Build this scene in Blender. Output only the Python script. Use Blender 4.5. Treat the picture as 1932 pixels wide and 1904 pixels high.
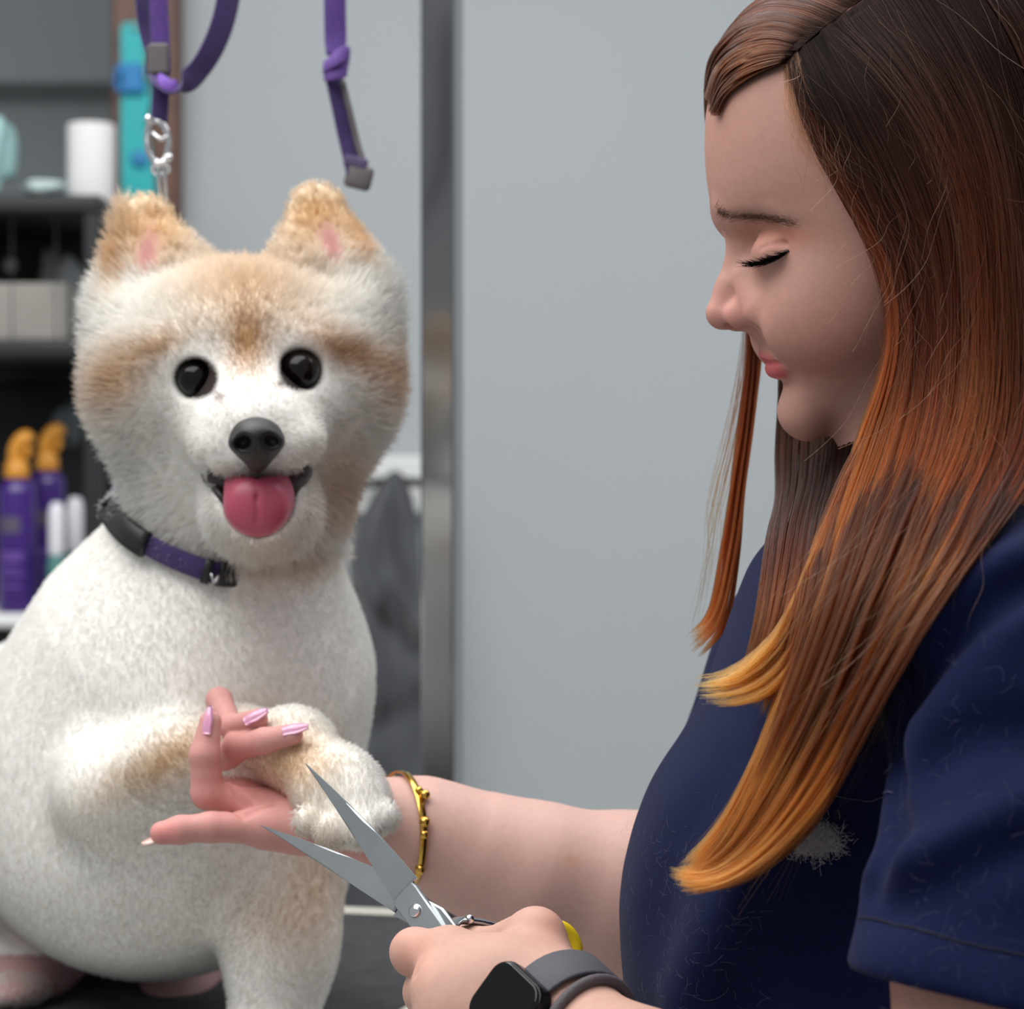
import bpy, bmesh, math, random
import numpy as np
from mathutils import Vector, Matrix

# ------------------------------------------------------------------ scene, camera, light
sc = bpy.context.scene
col = sc.collection
for o in list(bpy.data.objects):
    bpy.data.objects.remove(o)
rng = np.random.default_rng(7)
random.seed(7)

F = 4650.0          # focal length in pixels of the 1932 x 1904 frame
CZ = 1.30           # camera height
cam_d = bpy.data.cameras.new('camera')
cam = bpy.data.objects.new('camera', cam_d)
col.objects.link(cam)
cam.location = (0, 0, CZ)
cam.rotation_euler = (math.pi / 2, 0, 0)
cam_d.sensor_fit = 'HORIZONTAL'
cam_d.sensor_width = 36.0
cam_d.lens = 36.0 * F / 1932.0
cam_d.clip_start = 0.05
cam_d.dof.use_dof = True
cam_d.dof.focus_distance = 1.24
cam_d.dof.aperture_fstop = 8.5
sc.camera = cam

w = bpy.data.worlds.new('room_light')
sc.world = w
w.use_nodes = True
w.node_tree.nodes['Background'].inputs[0].default_value = (0.92, 0.96, 1.0, 1)
w.node_tree.nodes['Background'].inputs[1].default_value = 0.37

def area(name, loc, target, sx, sy, power, color):
    d = bpy.data.lights.new(name, 'AREA')
    d.shape = 'RECTANGLE'; d.size = sx; d.size_y = sy
    d.energy = power; d.color = color
    o = bpy.data.objects.new(name, d)
    col.objects.link(o)
    o.location = loc
    o.rotation_euler = (Vector(target) - Vector(loc)).to_track_quat('-Z', 'Y').to_euler()
    return o
area('ceiling_panel_light_front', (-0.80, 1.00, 2.60), (-0.66, 1.2, 0), 1.9, 1.9, 46, (1.0, 0.98, 0.95))
area('ceiling_panel_light_rear', (0.3, 1.9, 2.65), (0.3, 2.5, 0), 2.4, 0.6, 22, (0.95, 0.98, 1.0))

sc.cycles.use_adaptive_sampling = True
sc.cycles.adaptive_threshold = 0.04
sc.cycles.diffuse_bounces = 6          # white fur needs many bounces
sc.cycles.max_bounces = 10
sc.view_settings.view_transform = 'Standard'
sc.view_settings.look = 'None'
sc.view_settings.gamma = 1.0
sc.view_settings.use_curve_mapping = False
sc.view_settings.exposure = 0.08

# ------------------------------------------------------------------ helpers
def pt(px, py, Y):
    """picture point at distance Y -> world"""
    return np.array([(px - 966.0) / F * Y, Y, CZ - (py - 952.0) / F * Y])
def pts(L):
    return np.array([pt(*p) for p in L])
def S(r, g, b):
    """sRGB 0-255 -> linear"""
    c = np.array([r, g, b]) / 255.0
    return np.where(c <= 0.04045, c / 12.92, ((c + 0.055) / 1.055) ** 2.4)
def tag(o, label=None, cat=None, group=None, kind=None):
    if label: o['label'] = label
    if cat: o['category'] = cat
    if group: o['group'] = group
    if kind: o['kind'] = kind
    return o
def empty(name, loc):
    o = bpy.data.objects.new(name, None)
    col.objects.link(o)
    o.empty_display_size = 0.02
    o.location = Vector(loc)
    return o
def link(name, me, mat=None, parent=None):
    o = bpy.data.objects.new(name, me)
    col.objects.link(o)
    if mat is not None: me.materials.append(mat)
    if parent is not None:
        o.parent = parent
        o.matrix_parent_inverse = Matrix.Translation(-parent.location)
    return o
def mesh(name, V, Fc, mat=None, parent=None, smooth=True, vcol=None):
    me = bpy.data.meshes.new(name)
    V = np.asarray(V, dtype=np.float32)
    if isinstance(Fc, np.ndarray) and Fc.ndim == 2:
        n, k = Fc.shape
        me.vertices.add(len(V)); me.vertices.foreach_set('co', V.ravel())
        me.loops.add(n * k); me.loops.foreach_set('vertex_index', Fc.astype(np.int32).ravel())
        me.polygons.add(n); me.polygons.foreach_set('loop_start', np.arange(0, n * k, k, dtype=np.int32))
        me.update(calc_edges=True); me.validate()
    else:
        me.from_pydata([tuple(map(float, v)) for v in V], [], [tuple(map(int, f)) for f in Fc])
        me.update()
    if smooth:
        me.polygons.foreach_set('use_smooth', np.ones(len(me.polygons), dtype=bool))
    if vcol is not None:
        a = me.attributes.new('col', 'FLOAT_COLOR', 'POINT')
        c = np.ones((len(V), 4), dtype=np.float32); c[:, :3] = vcol
        a.data.foreach_set('color', c.ravel())
    return link(name, me, mat, parent)
def from_bm(name, bm, mat=None, parent=None, smooth=False):
    me = bpy.data.meshes.new(name)
    bmesh.ops.recalc_face_normals(bm, faces=bm.faces[:])
    bm.to_mesh(me); bm.free()
    for p in me.polygons: p.use_smooth = smooth
    return link(name, me, mat, parent)
def bm_box(bm, c, s, rot=None, bevel=0.0, seg=2):
    r = bmesh.ops.create_cube(bm, size=1.0)
    vs = r['verts']
    M = Matrix.Translation(Vector(c)) @ (rot.to_4x4() if rot is not None else Matrix.Identity(4)) @ Matrix.Diagonal((*s, 1))
    bmesh.ops.transform(bm, matrix=M, verts=vs)
    if bevel > 0:
        es = list({e for v in vs for e in v.link_edges})
        bmesh.ops.bevel(bm, geom=es, offset=bevel, segments=seg, affect='EDGES', profile=0.5)
def box(name, c, s, mat, parent=None, rot=None, bevel=0.0, seg=2, smooth=False):
    bm = bmesh.new(); bm_box(bm, c, s, rot, bevel, seg)
    return from_bm(name, bm, mat, parent, smooth)
def frames(P):
    P = np.asarray(P, float)
    T = np.gradient(P, axis=0); T /= np.linalg.norm(T, axis=1)[:, None] + 1e-12
    n = np.cross(T[0], [0, 0, 1.0])
    if np.linalg.norm(n) < 1e-3: n = np.cross(T[0], [1.0, 0, 0])
    N = []
    for t in T:
        n = n - t * np.dot(n, t); n /= np.linalg.norm(n) + 1e-12
        N.append(n.copy())
    N = np.array(N)
    return T, N, np.cross(T, N)
def smooth_path(P, n, closed=False):
    """Catmull-Rom resample"""
    P = np.asarray(P, float)
    if closed:
        Q = np.vstack([P[-1], P, P[0], P[1]])
    else:
        Q = np.vstack([2 * P[0] - P[1], P, 2 * P[-1] - P[-2]])
    m = len(Q) - 3
    t = np.linspace(0, m, n, endpoint=not closed)
    i = np.clip(t.astype(int), 0, m - 1); u = (t - i)[:, None]
    a, b, c, d = Q[i], Q[i + 1], Q[i + 2], Q[i + 3]
    return 0.5 * (2 * b + (c - a) * u + (2 * a - 5 * b + 4 * c - d) * u ** 2 + (3 * b - a - 3 * c + d) * u ** 3)
def tube_data(P, R, k=12, closed=False, flat=1.0):
    P = np.asarray(P, float); n = len(P); R = np.broadcast_to(np.asarray(R, float), (n,))
    T, N, B = frames(P)
    if closed:
        T = np.roll(P, -1, 0) - np.roll(P, 1, 0); T /= np.linalg.norm(T, axis=1)[:, None]
        N2 = [N[0]]
        for i in range(1, n):
            v = N2[-1] - T[i] * np.dot(N2[-1], T[i]); N2.append(v / np.linalg.norm(v))
        N = np.array(N2); B = np.cross(T, N)
    a = np.linspace(0, 2 * np.pi, k, endpoint=False)
    V = P[:, None] + R[:, None, None] * (np.cos(a)[None, :, None] * N[:, None] + flat * np.sin(a)[None, :, None] * B[:, None])
    V = V.reshape(-1, 3); Fs = []
    for i in range(n if closed else n - 1):
        j = (i + 1) % n
        for q in range(k):
            r = (q + 1) % k
            Fs.append((i * k + q, j * k + q, j * k + r, i * k + r))
    if not closed:
        Fs.append(tuple(range(k))); Fs.append(tuple(range((n - 1) * k + k - 1, (n - 1) * k - 1, -1)))
    return V, Fs
def tube(name, P, R, mat, parent=None, k=12, closed=False, flat=1.0):
    V, Fs = tube_data(P, R, k, closed, flat)
    return mesh(name, V, Fs, mat, parent)
def ribbon(name, P, Wd, width, th, mat, parent=None, closed=False):
    """flat webbing: path P, width directions Wd"""
    P = np.asarray(P, float); n = len(P)
    Wd = np.broadcast_to(np.asarray(Wd, float), (n, 3)).copy()
    width = np.broadcast_to(np.asarray(width, float), (n,))
    T = np.gradient(P, axis=0) if not closed else np.roll(P, -1, 0) - np.roll(P, 1, 0)
    T /= np.linalg.norm(T, axis=1)[:, None] + 1e-12
    Wd -= T * (Wd * T).sum(1)[:, None]; Wd /= np.linalg.norm(Wd, axis=1)[:, None] + 1e-12
    Nn = np.cross(T, Wd)
    prof = [(-.5, -.3), (-.46, -.5), (.46, -.5), (.5, -.3), (.5, .3), (.46, .5), (-.46, .5), (-.5, .3)]
    V = np.array([P + Wd * (width * a)[:, None] + Nn * (th * b) for a, b in prof]).transpose(1, 0, 2).reshape(-1, 3)
    k = 8; Fs = []
    for i in range(n if closed else n - 1):
        j = (i + 1) % n
        for q in range(k):
            r = (q + 1) % k
            Fs.append((i * k + q, j * k + q, j * k + r, i * k + r))
    if not closed:
        Fs.append(tuple(range(k))); Fs.append(tuple(range(n * k - 1, (n - 1) * k - 1, -1)))
    o = mesh(name, V, Fs, mat, parent)
    return o
def lathe(name, prof, c, mat, parent=None, k=32, axis=None):
    """prof: list of (radius, height)"""
    V = []; n = len(prof); a = np.linspace(0, 2 * np.pi, k, endpoint=False)
    for r, h in prof:
        for t in a: V.append((r * math.cos(t), r * math.sin(t), h))
    Fs = []
    for i in range(n - 1):
        for q in range(k):
            r = (q + 1) % k
            Fs.append((i * k + q, i * k + r, (i + 1) * k + r, (i + 1) * k + q))
    Fs.append(tuple(range(k - 1, -1, -1))); Fs.append(tuple(range((n - 1) * k, n * k)))
    V = np.array(V)
    if axis is not None:
        q = Vector((0, 0, 1)).rotation_difference(Vector(axis)).to_matrix()
        V = V @ np.array(q).T
    return mesh(name, V + np.asarray(c), Fs, mat, parent)

# ------------------------------------------------------------------ materials
def nodes_of(m):
    return m.node_tree.nodes, m.node_tree.links
def mat(name, color, rough=0.5, metal=0.0, spec=0.5, noise=None, bump=None, vcol=False, sss=0.0, coat=0.0, sheen=0.0, trans=0.0):
    m = bpy.data.materials.new(name); m.use_nodes = True
    N, L = nodes_of(m); b = N['Principled BSDF']
    b.inputs['Base Color'].default_value = (*color, 1)
    b.inputs['Roughness'].default_value = rough
    b.inputs['Metallic'].default_value = metal
    b.inputs['Specular IOR Level'].default_value = spec
    b.inputs['Coat Weight'].default_value = coat
    b.inputs['Sheen Weight'].default_value = sheen
    b.inputs['Transmission Weight'].default_value = trans
    if sss:
        b.inputs['Subsurface Weight'].default_value = sss
        b.inputs['Subsurface Radius'].default_value = (1.0, 0.35, 0.2)
        b.inputs['Subsurface Scale'].default_value = 0.006
    tc = N.new('ShaderNodeTexCoord')
    src = None
    if vcol:
        at = N.new('ShaderNodeAttribute'); at.attribute_name = 'col'
        src = at.outputs['Color']
        L.new(src, b.inputs['Base Color'])
    if noise:
        scale, amt = noise[:2]
        nt = N.new('ShaderNodeTexNoise'); nt.inputs['Scale'].default_value = scale; nt.inputs['Detail'].default_value = 5
        L.new(tc.outputs['Object'], nt.inputs['Vector'])
        mr = N.new('ShaderNodeMapRange'); mr.inputs['From Min'].default_value = 0.3; mr.inputs['From Max'].default_value = 0.7
        mr.inputs['To Min'].default_value = 1 - amt; mr.inputs['To Max'].default_value = 1 + amt
        L.new(nt.outputs['Fac'], mr.inputs['Value'])
        mx = N.new('ShaderNodeMix'); mx.data_type = 'RGBA'; mx.blend_type = 'MULTIPLY'; mx.inputs[0].default_value = 1
        if src: L.new(src, mx.inputs[6])
        else: mx.inputs[6].default_value = (*color, 1)
        L.new(mr.outputs[0], mx.inputs[7])
        L.new(mx.outputs[2], b.inputs['Base Color'])
    if bump:
        scale, st, dist = bump
        nt = N.new('ShaderNodeTexNoise'); nt.inputs['Scale'].default_value = scale; nt.inputs['Detail'].default_value = 4
        L.new(tc.outputs['Object'], nt.inputs['Vector'])
        bp = N.new('ShaderNodeBump'); bp.inputs['Strength'].default_value = st; bp.inputs['Distance'].default_value = dist
        L.new(nt.outputs['Fac'], bp.inputs['Height'])
        L.new(bp.outputs['Normal'], b.inputs['Normal'])
    return m

def fur_mat(name, transl=0.3, usenormal=True):
    """soft fur: strand colour and the skin normal under the strand come with the strands"""
    m = bpy.data.materials.new(name); m.use_nodes = True
    N, L = nodes_of(m); N.remove(N['Principled BSDF'])
    at = N.new('ShaderNodeAttribute'); at.attribute_name = 'col'
    df = N.new('ShaderNodeBsdfDiffuse'); tr = N.new('ShaderNodeBsdfTranslucent'); mx = N.new('ShaderNodeMixShader')
    mx.inputs[0].default_value = transl
    L.new(at.outputs['Color'], df.inputs['Color']); L.new(at.outputs['Color'], tr.inputs['Color'])
    if usenormal:
        an = N.new('ShaderNodeAttribute'); an.attribute_name = 'nrm'
        L.new(an.outputs['Vector'], df.inputs['Normal'])
    L.new(df.outputs[0], mx.inputs[1]); L.new(tr.outputs[0], mx.inputs[2])
    L.new(mx.outputs[0], N['Material Output'].inputs['Surface'])
    return m
def hair_mat(name):
    m = bpy.data.materials.new(name); m.use_nodes = True
    N, L = nodes_of(m); N.remove(N['Principled BSDF'])
    at = N.new('ShaderNodeAttribute'); at.attribute_name = 'col'
    h = N.new('ShaderNodeBsdfHairPrincipled'); h.parametrization = 'COLOR'
    L.new(at.outputs['Color'], h.inputs['Color'])
    h.inputs['Roughness'].default_value = 0.4
    h.inputs['Radial Roughness'].default_value = 0.55
    h.inputs['IOR'].default_value = 1.2
    h.inputs['Random Roughness'].default_value = 0.2
    L.new(h.outputs[0], N['Material Output'].inputs['Surface'])
    return m

def curves(name, P, R, C, mt, parent, nrm=None):
    """P (n,k,3) strands, R (k,) or (n,k) radius, C (n,3) or (n,k,3) colour"""
    n, k, _ = P.shape
    hc = bpy.data.hair_curves.new(name)
    hc.add_curves([k] * n)
    hc.attributes['position'].data.foreach_set('vector', np.ascontiguousarray(P, dtype=np.float32).ravel())
    r = hc.attributes.new('radius', 'FLOAT', 'POINT')
    r.data.foreach_set('value', np.ascontiguousarray(np.broadcast_to(R, (n, k)), dtype=np.float32).ravel())
    c = hc.attributes.new('col', 'FLOAT_COLOR', 'POINT')
    cc = np.ones((n, k, 4), np.float32)
    cc[:, :, :3] = C if C.ndim == 3 else C[:, None, :]
    c.data.foreach_set('color', cc.ravel())
    if nrm is not None:
        a = hc.attributes.new('nrm', 'FLOAT_VECTOR', 'POINT')
        a.data.foreach_set('vector', np.ascontiguousarray(np.broadcast_to(nrm[:, None, :], (n, k, 3)), dtype=np.float32).ravel())
    hc.update_tag() if hasattr(hc, 'update_tag') else None
    return link(name, hc, mt, parent)

# ------------------------------------------------------------------ implicit modelling
def smin(a, b, k):
    h = np.maximum(k - np.abs(a - b), 0) / k
    return np.minimum(a, b) - h * h * k * 0.25
def seg_dist(P, A, B):
    A = A.astype(np.float32); ba = (B - A).astype(np.float32)
    x, y, z = P[:, 0] - A[0], P[:, 1] - A[1], P[:, 2] - A[2]
    t = np.clip((x * ba[0] + y * ba[1] + z * ba[2]) / (ba @ ba + np.float32(1e-12)), 0, 1)
    x = x - t * ba[0]; y = y - t * ba[1]; z = z - t * ba[2]
    return np.sqrt(x * x + y * y + z * z), t
def poly_dist(P, L):
    d = None
    for a, b in zip(L[:-1], L[1:]):
        x, _ = seg_dist(P, a, b)
        d = x if d is None else np.minimum(d, x)
    return d
class Sdf:
    def __init__(s): s.items = []
    def add(s, fn, c, R, op='u', k=0.004):
        s.items.append((op, k, fn, np.asarray(c, np.float32), R)); return s
    def bound(s):
        C = np.array([i[3] for i in s.items if i[0] == 'u']); R = np.array([i[4] for i in s.items if i[0] == 'u'])
        c = C.mean(0); return c, float((np.linalg.norm(C - c, axis=1) + R).max())
    def group(s, other, op='u', k=0.004):
        c, R = other.bound(); return s.add(lambda P: other(P), c, R, op, k)
    def rc(s, A, B, ra, rb, op='u', k=0.004, ys=1.0):
        """tapered capsule; ys<1 flattens it in depth"""
        A = np.asarray(A, np.float32); B = np.asarray(B, np.float32)
        mid = (A + B) / 2
        def fn(P):
            Q = P
            a, b = A, B
            if ys != 1.0:
                f = np.array([1, 1 / ys, 1], np.float32)
                Q = P * f; a = A * f; b = B * f
            d, t = seg_dist(Q, a, b)
            v = d - (ra + (rb - ra) * t)
            return v * (ys if ys < 1 else 1) if ys != 1.0 else v
        return s.add(fn, mid, float(np.linalg.norm(B - A)) / 2 + max(ra, rb), op, k)
    def chain(s, L, op='u', k=0.006, ys=1.0):
        """L: list of (px,py,Y,r_px)"""
        for a, b in zip(L[:-1], L[1:]):
            s.rc(pt(*a[:3]), pt(*b[:3]), a[3] * a[2] / F, b[3] * b[2] / F, op, k, ys)
        return s
    def ell(s, c, r, rot=None, op='u', k=0.004):
        c = np.asarray(c, np.float32); r = np.asarray(r, np.float32)
        M = None if rot is None else np.array(rot, np.float32)   # columns = axes
        def fn(P):
            q = P - c
            if M is not None: q = q @ M
            q = q / r; k0 = np.sqrt(np.einsum('ij,ij->i', q, q))
            q = q / r; k1 = np.sqrt(np.einsum('ij,ij->i', q, q)) + np.float32(1e-9)
            return np.where(k0 < 1e-4, -r.min(), k0 * (k0 - 1) / k1)
        return s.add(fn, c, float(r.max()), op, k)
    def pe(s, px, py, Y, rx, rz, ry, roll=0.0, op='u', k=0.004):
        """ellipsoid: centre and radii in picture px, ry in metres, roll in degrees (counter-clockwise)"""
        m = Y / F; R = None
        if roll:
            t = math.radians(roll); R = [[math.cos(t), 0, -math.sin(t)], [0, 1, 0], [math.sin(t), 0, math.cos(t)]]
        return s.ell(pt(px, py, Y), (rx * m, ry, rz * m), R, op, k)
    def ridge(s, L, amp, wid):
        """raise (amp>0) or sink the surface along a polyline"""
        L = np.asarray(L, np.float32); c = L.mean(0); R = float(np.linalg.norm(L - c, axis=1).max()) + 3 * wid
        return s.add(lambda P: -amp * np.exp(-(poly_dist(P, L) / wid) ** 2), c, R, 'd', 0)
    def __call__(s, P):
        d = np.full(len(P), 0.5, np.float32)
        lo = P.min(0); hi = P.max(0); cc = (lo + hi) / 2; cr = float(np.linalg.norm(hi - lo)) / 2
        for op, k, fn, c, R in s.items:
            gap = float(np.linalg.norm(cc - c)) - cr - R
            if op == 'u':
                if gap > 0.035 + k: continue
                d = smin(d, fn(P), k)
            elif op == 's':
                if gap > 0.02 + k: continue
                d = -smin(-d, fn(P), k)
            elif op == 'i':
                d = -smin(-d, -fn(P), k)
            elif op == 'd':
                if gap > 0: continue
                d = d + fn(P)
        return d
def ev(f, P, chunk=4096):
    P = np.ascontiguousarray(P, np.float32); out = np.empty(len(P), np.float32)
    for i in range(0, len(P), chunk): out[i:i + chunk] = f(P[i:i + chunk])
    return out
def grad(f, P, e):
    g = np.zeros_like(P)
    for a in range(3):
        q = P.copy(); q[:, a] += e; r = P.copy(); r[:, a] -= e
        g[:, a] = (ev(f, q) - ev(f, r)) / (2 * e)
    return g
def polygonize(f, lo, hi, h, bs=8, it=2):
    """surface nets on the blocks near the surface; returns vertices and quads"""
    lo = np.asarray(lo, np.float64); hi = np.asarray(hi, np.float64)
    nb = (np.ceil((hi - lo) / (h * bs * 4)) * 4).astype(int)
    I = np.stack(np.meshgrid(*[np.arange(0, n, 4) for n in nb], indexing='ij'), -1).reshape(-1, 3)
    d = ev(f, lo + (I + 2) * bs * h, 16)                 # big blocks first, then the small ones inside them
    I = I[np.abs(d) < bs * h * 4 * 1.05 + 0.003]
    sub = np.stack(np.meshgrid(*[np.arange(4)] * 3, indexing='ij'), -1).reshape(-1, 3)
    I = (I[:, None] + sub[None]).reshape(-1, 3)
    d = ev(f, lo + (I + 0.5) * bs * h, 64)
    I = I[np.abs(d) < bs * h * 1.25 + 0.003]
    loc = np.stack(np.meshgrid(*[np.arange(bs + 1)] * 3, indexing='ij'), -1).reshape(-1, 3)
    G = I[:, None] * bs + loc[None]                      # global lattice index
    val = ev(f, (lo + G * h).reshape(-1, 3), (bs + 1) ** 3 * 12).reshape(len(I), bs + 1, bs + 1, bs + 1)
    ins = val < 0
    cnt = sum(ins[:, a:a + bs, b:b + bs, c:c + bs].astype(np.int8) for a in (0, 1) for b in (0, 1) for c in (0, 1))
    act = np.argwhere((cnt > 0) & (cnt < 8))
    bi, l = act[:, 0], act[:, 1:]
    off = [(a, b, c) for a in (0, 1) for b in (0, 1) for c in (0, 1)]
    cv = np.stack([val[bi, l[:, 0] + a, l[:, 1] + b, l[:, 2] + c] for a, b, c in off], 1)
    acc = np.zeros((len(act), 3)); num = np.zeros(len(act))
    for i, a in enumerate(off):
        for j, b in enumerate(off):
            if j > i and sum(abs(x - y) for x, y in zip(a, b)) == 1:
                va, vb = cv[:, i], cv[:, j]; m = (va < 0) != (vb < 0)
                t = np.where(m, va / np.where(m, va - vb, 1), 0)
                acc += np.where(m[:, None], np.array(a) + t[:, None] * (np.array(b) - np.array(a)), 0); num += m
    cell = I[bi] * bs + l
    V = lo + (cell + acc / num[:, None]) * h
    N3 = nb * bs + 2
    key = (cell[:, 0].astype(np.int64) * N3[1] + cell[:, 1]) * N3[2] + cell[:, 2]
    o = np.argsort(key); ks = key[o]
    def find(c):
        q = (c[:, 0].astype(np.int64) * N3[1] + c[:, 1]) * N3[2] + c[:, 2]
        p = np.clip(np.searchsorted(ks, q), 0, len(ks) - 1)
        return np.where(ks[p] == q, o[p], -1)
    Q = []
    for ax in range(3):
        sl0 = [slice(None)] + [slice(0, bs)] * 3; sl1 = list(sl0); sl1[1 + ax] = slice(1, bs + 1)
        a, b = ins[tuple(sl0)], ins[tuple(sl1)]
        e = np.argwhere(a != b); g = I[e[:, 0]] * bs + e[:, 1:]
        u = np.zeros(3, int); u[(ax + 1) % 3] = 1; v = np.zeros(3, int); v[(ax + 2) % 3] = 1
        q = np.stack([find(g - u - v), find(g - v), find(g), find(g - u)], 1)
        fl = a[e[:, 0], e[:, 1], e[:, 2], e[:, 3]]
        q = np.where(fl[:, None], q, q[:, ::-1])
        Q.append(q[(q >= 0).all(1)])
    Q = np.vstack(Q)
    V = V.astype(np.float32)
    for _ in range(it):
        dd = ev(f, V); g = grad(f, V, h * 0.4)
        st = (dd / np.maximum((g * g).sum(1), 0.05))[:, None] * g
        ln = np.linalg.norm(st, axis=1, keepdims=True)
        V = V - st * np.minimum(1, 0.6 * h / np.maximum(ln, 1e-9))
    return V, Q
def refine(f, V, Q, mask, h):
    """split the quads in mask into four and put the new points on the surface"""
    K_, S_ = Q[~mask], Q[mask]
    E = np.sort(np.stack([S_, np.roll(S_, -1, 1)], -1), -1)            # (n,4,2)
    U, inv = np.unique(E.reshape(-1, 2), axis=0, return_inverse=True); inv = inv.reshape(-1, 4)
    mid = V[U].mean(1); cen = V[S_].mean(1); n0, n1 = len(V), len(V) + len(U)
    new = np.vstack([mid, cen]).astype(np.float32)
    for _ in range(2):
        dd = ev(f, new); g = grad(f, new, h * .25)
        st = (dd / np.maximum((g * g).sum(1), 0.05))[:, None] * g
        ln = np.linalg.norm(st, axis=1, keepdims=True); new = new - st * np.minimum(1, .4 * h / np.maximum(ln, 1e-9))
    c = np.arange(len(S_)) + n1; m = inv + n0
    sub = [np.stack([S_[:, i], m[:, i], c, m[:, (i + 3) % 4]], 1) for i in range(4)]
    return np.vstack([V, new]).astype(np.float32), np.vstack([K_] + sub)
def push_out(f, P, gap, it=3):
    """move points that lie inside f (or nearer than gap) to the outside"""
    sh_ = P.shape; P = P.reshape(-1, 3).astype(np.float32).copy()
    for _ in range(it):
        dd = ev(f, P); m = dd < gap
        if not m.any(): break
        q = P[m]; g = unit(grad(f, q, .002)); P[m] = q + g * (gap - dd[m])[:, None]
    return P.reshape(sh_)
def lay_on(f, P, gap):
    """guide points that lie inside f come forward along the line of sight of the photograph's viewpoint until they rest on f"""
    P = P.copy(); sh_ = P.shape; Q = P.reshape(-1, 3); dd = ev(f, Q)
    for i in np.where(dd < gap)[0]:
        q = Q[i]; Ys = np.linspace(q[1], q[1] - .16, 81); L = np.stack([q[0] / q[1] * Ys, Ys, CZ + (q[2] - CZ) / q[1] * Ys], 1)
        d_ = ev(f, L); j = np.where(d_ > gap)[0]
        Q[i] = L[j[0]] if len(j) else L[np.argmax(d_)]
    return Q.reshape(sh_)
def ray_hit(f, px, py, y0, y1, n=400):
    """first surface point of f on the line of sight through a picture point"""
    Y = np.linspace(y0, y1, n); P = np.stack([(px - 966.0) / F * Y, Y, CZ - (py - 952.0) / F * Y], 1)
    d = ev(f, P); i = np.argmax(d < 0)
    if d[i] >= 0: i = int(np.argmin(d))
    return P[i].astype(float)
def quad_normals(V, Q):
    n = np.cross(V[Q[:, 2]] - V[Q[:, 0]], V[Q[:, 3]] - V[Q[:, 1]])
    return n
def sample(V, Q, dens, r):
    """random points on quads, dens(centres)->strands per m2; returns points and normals"""
    n = quad_normals(V, Q); A = np.linalg.norm(n, axis=1) / 2
    C = V[Q].mean(1)
    m = A * dens(C, n / (2 * A[:, None] + 1e-12))
    k = r.poisson(m); idx = np.repeat(np.arange(len(Q)), k)
    u, v = r.random(len(idx))[:, None], r.random(len(idx))[:, None]
    a, b, c, d = (V[Q[idx, i]] for i in range(4))
    p = a * (1 - u) * (1 - v) + b * u * (1 - v) + c * u * v + d * (1 - u) * v
    return p.astype(np.float64)
def px_of(P):
    return 966.0 + P[:, 0] / P[:, 1] * F, 952.0 - (P[:, 2] - CZ) / P[:, 1] * F
def blob(x, y, cx, cy, rx, ry, rot=0.0):
    t = math.radians(rot); c, s_ = math.cos(t), math.sin(t)
    dx, dy = x - cx, y - cy
    return np.exp(-(((dx * c + dy * s_) / rx) ** 2 + ((-dx * s_ + dy * c) / ry) ** 2))
def lerp(a, b, t): return a + (b - a) * t
def unit(v):
    v = np.asarray(v, float); return v / (np.linalg.norm(v, axis=-1, keepdims=True) + 1e-12)

# ------------------------------------------------------------------ the room
M_wall = mat('grey_wall_paint', S(170, 175, 178), 0.75, noise=(1.2, 0.03), bump=(180, 0.08, 0.002))
M_wall2 = mat('shade_dimmed_grey_wall', S(140, 146, 148), 0.8, noise=(0.9, 0.05))  # weaker light on the far wall is put into this darker grey
M_white = mat('white_paint', S(225, 227, 226), 0.5, noise=(4, 0.02))
M_floor = mat('pale_floor', S(188, 186, 180), 0.5, noise=(6, 0.06))
M_wood = mat('brown_wood', S(92, 58, 42), 0.45, noise=(30, 0.25), bump=(60, 0.1, 0.002))
M_black = mat('black_plastic', S(22, 25, 28), 0.45, noise=(20, 0.15))
M_blackcloth = mat('black_cloth', S(26, 27, 30), 0.9, noise=(40, 0.3))
M_steel = mat('brushed_steel', (0.26, 0.262, 0.265), 0.12, 1.0, noise=(9, 0.05))
M_chrome = mat('chrome', (0.72, 0.73, 0.74), 0.1, 1.0)
M_gun = mat('dull_steel', (0.42, 0.43, 0.44), 0.3, 1.0)
M_purple = mat('purple_webbing', S(72, 40, 120), 0.75, noise=(300, 0.2), bump=(900, 0.5, 0.0006), sheen=0.3)
M_purple_d = mat('dark_purple_webbing', S(48, 26, 88), 0.75, noise=(300, 0.2), bump=(900, 0.5, 0.0006), sheen=0.3)
M_grey_pl = mat('grey_rubber', S(92, 88, 90), 0.6, noise=(80, 0.1))

WY = 3.30
def wz(py, Y): return CZ - (py - 952) / F * Y
def wx(px, Y): return (px - 966) / F * Y

x0 = wx(300, WY + 0.05)
tag(box('wall_back', ((x0 + 2.2) / 2, WY + 0.11, 1.35), (2.2 - x0, 0.12, 2.7), M_wall), kind='structure')
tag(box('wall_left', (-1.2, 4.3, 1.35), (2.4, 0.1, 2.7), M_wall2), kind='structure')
tag(box('trim_1', (wx(274, WY), WY + 0.045, 1.35), (0.088, 0.1, 2.7), M_wood, bevel=0.004), kind='structure')
tag(box('floor', (0, 2.0, -0.05), (5.0, 4.8, 0.1), M_floor), kind='structure')
tag(box('trim_2', (-1.2, 4.2, wz(75, 4.2) + 0.02), (2.3, 0.09, 0.20), M_wall2, bevel=0.004), kind='structure')
lower_z = wz(1590, WY)
o = tag(box('trim_3', (1.12, WY + 0.035, lower_z / 2 + 0.001), (2.1, 0.03, lower_z), M_white, bevel=0.003), kind='structure')

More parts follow.
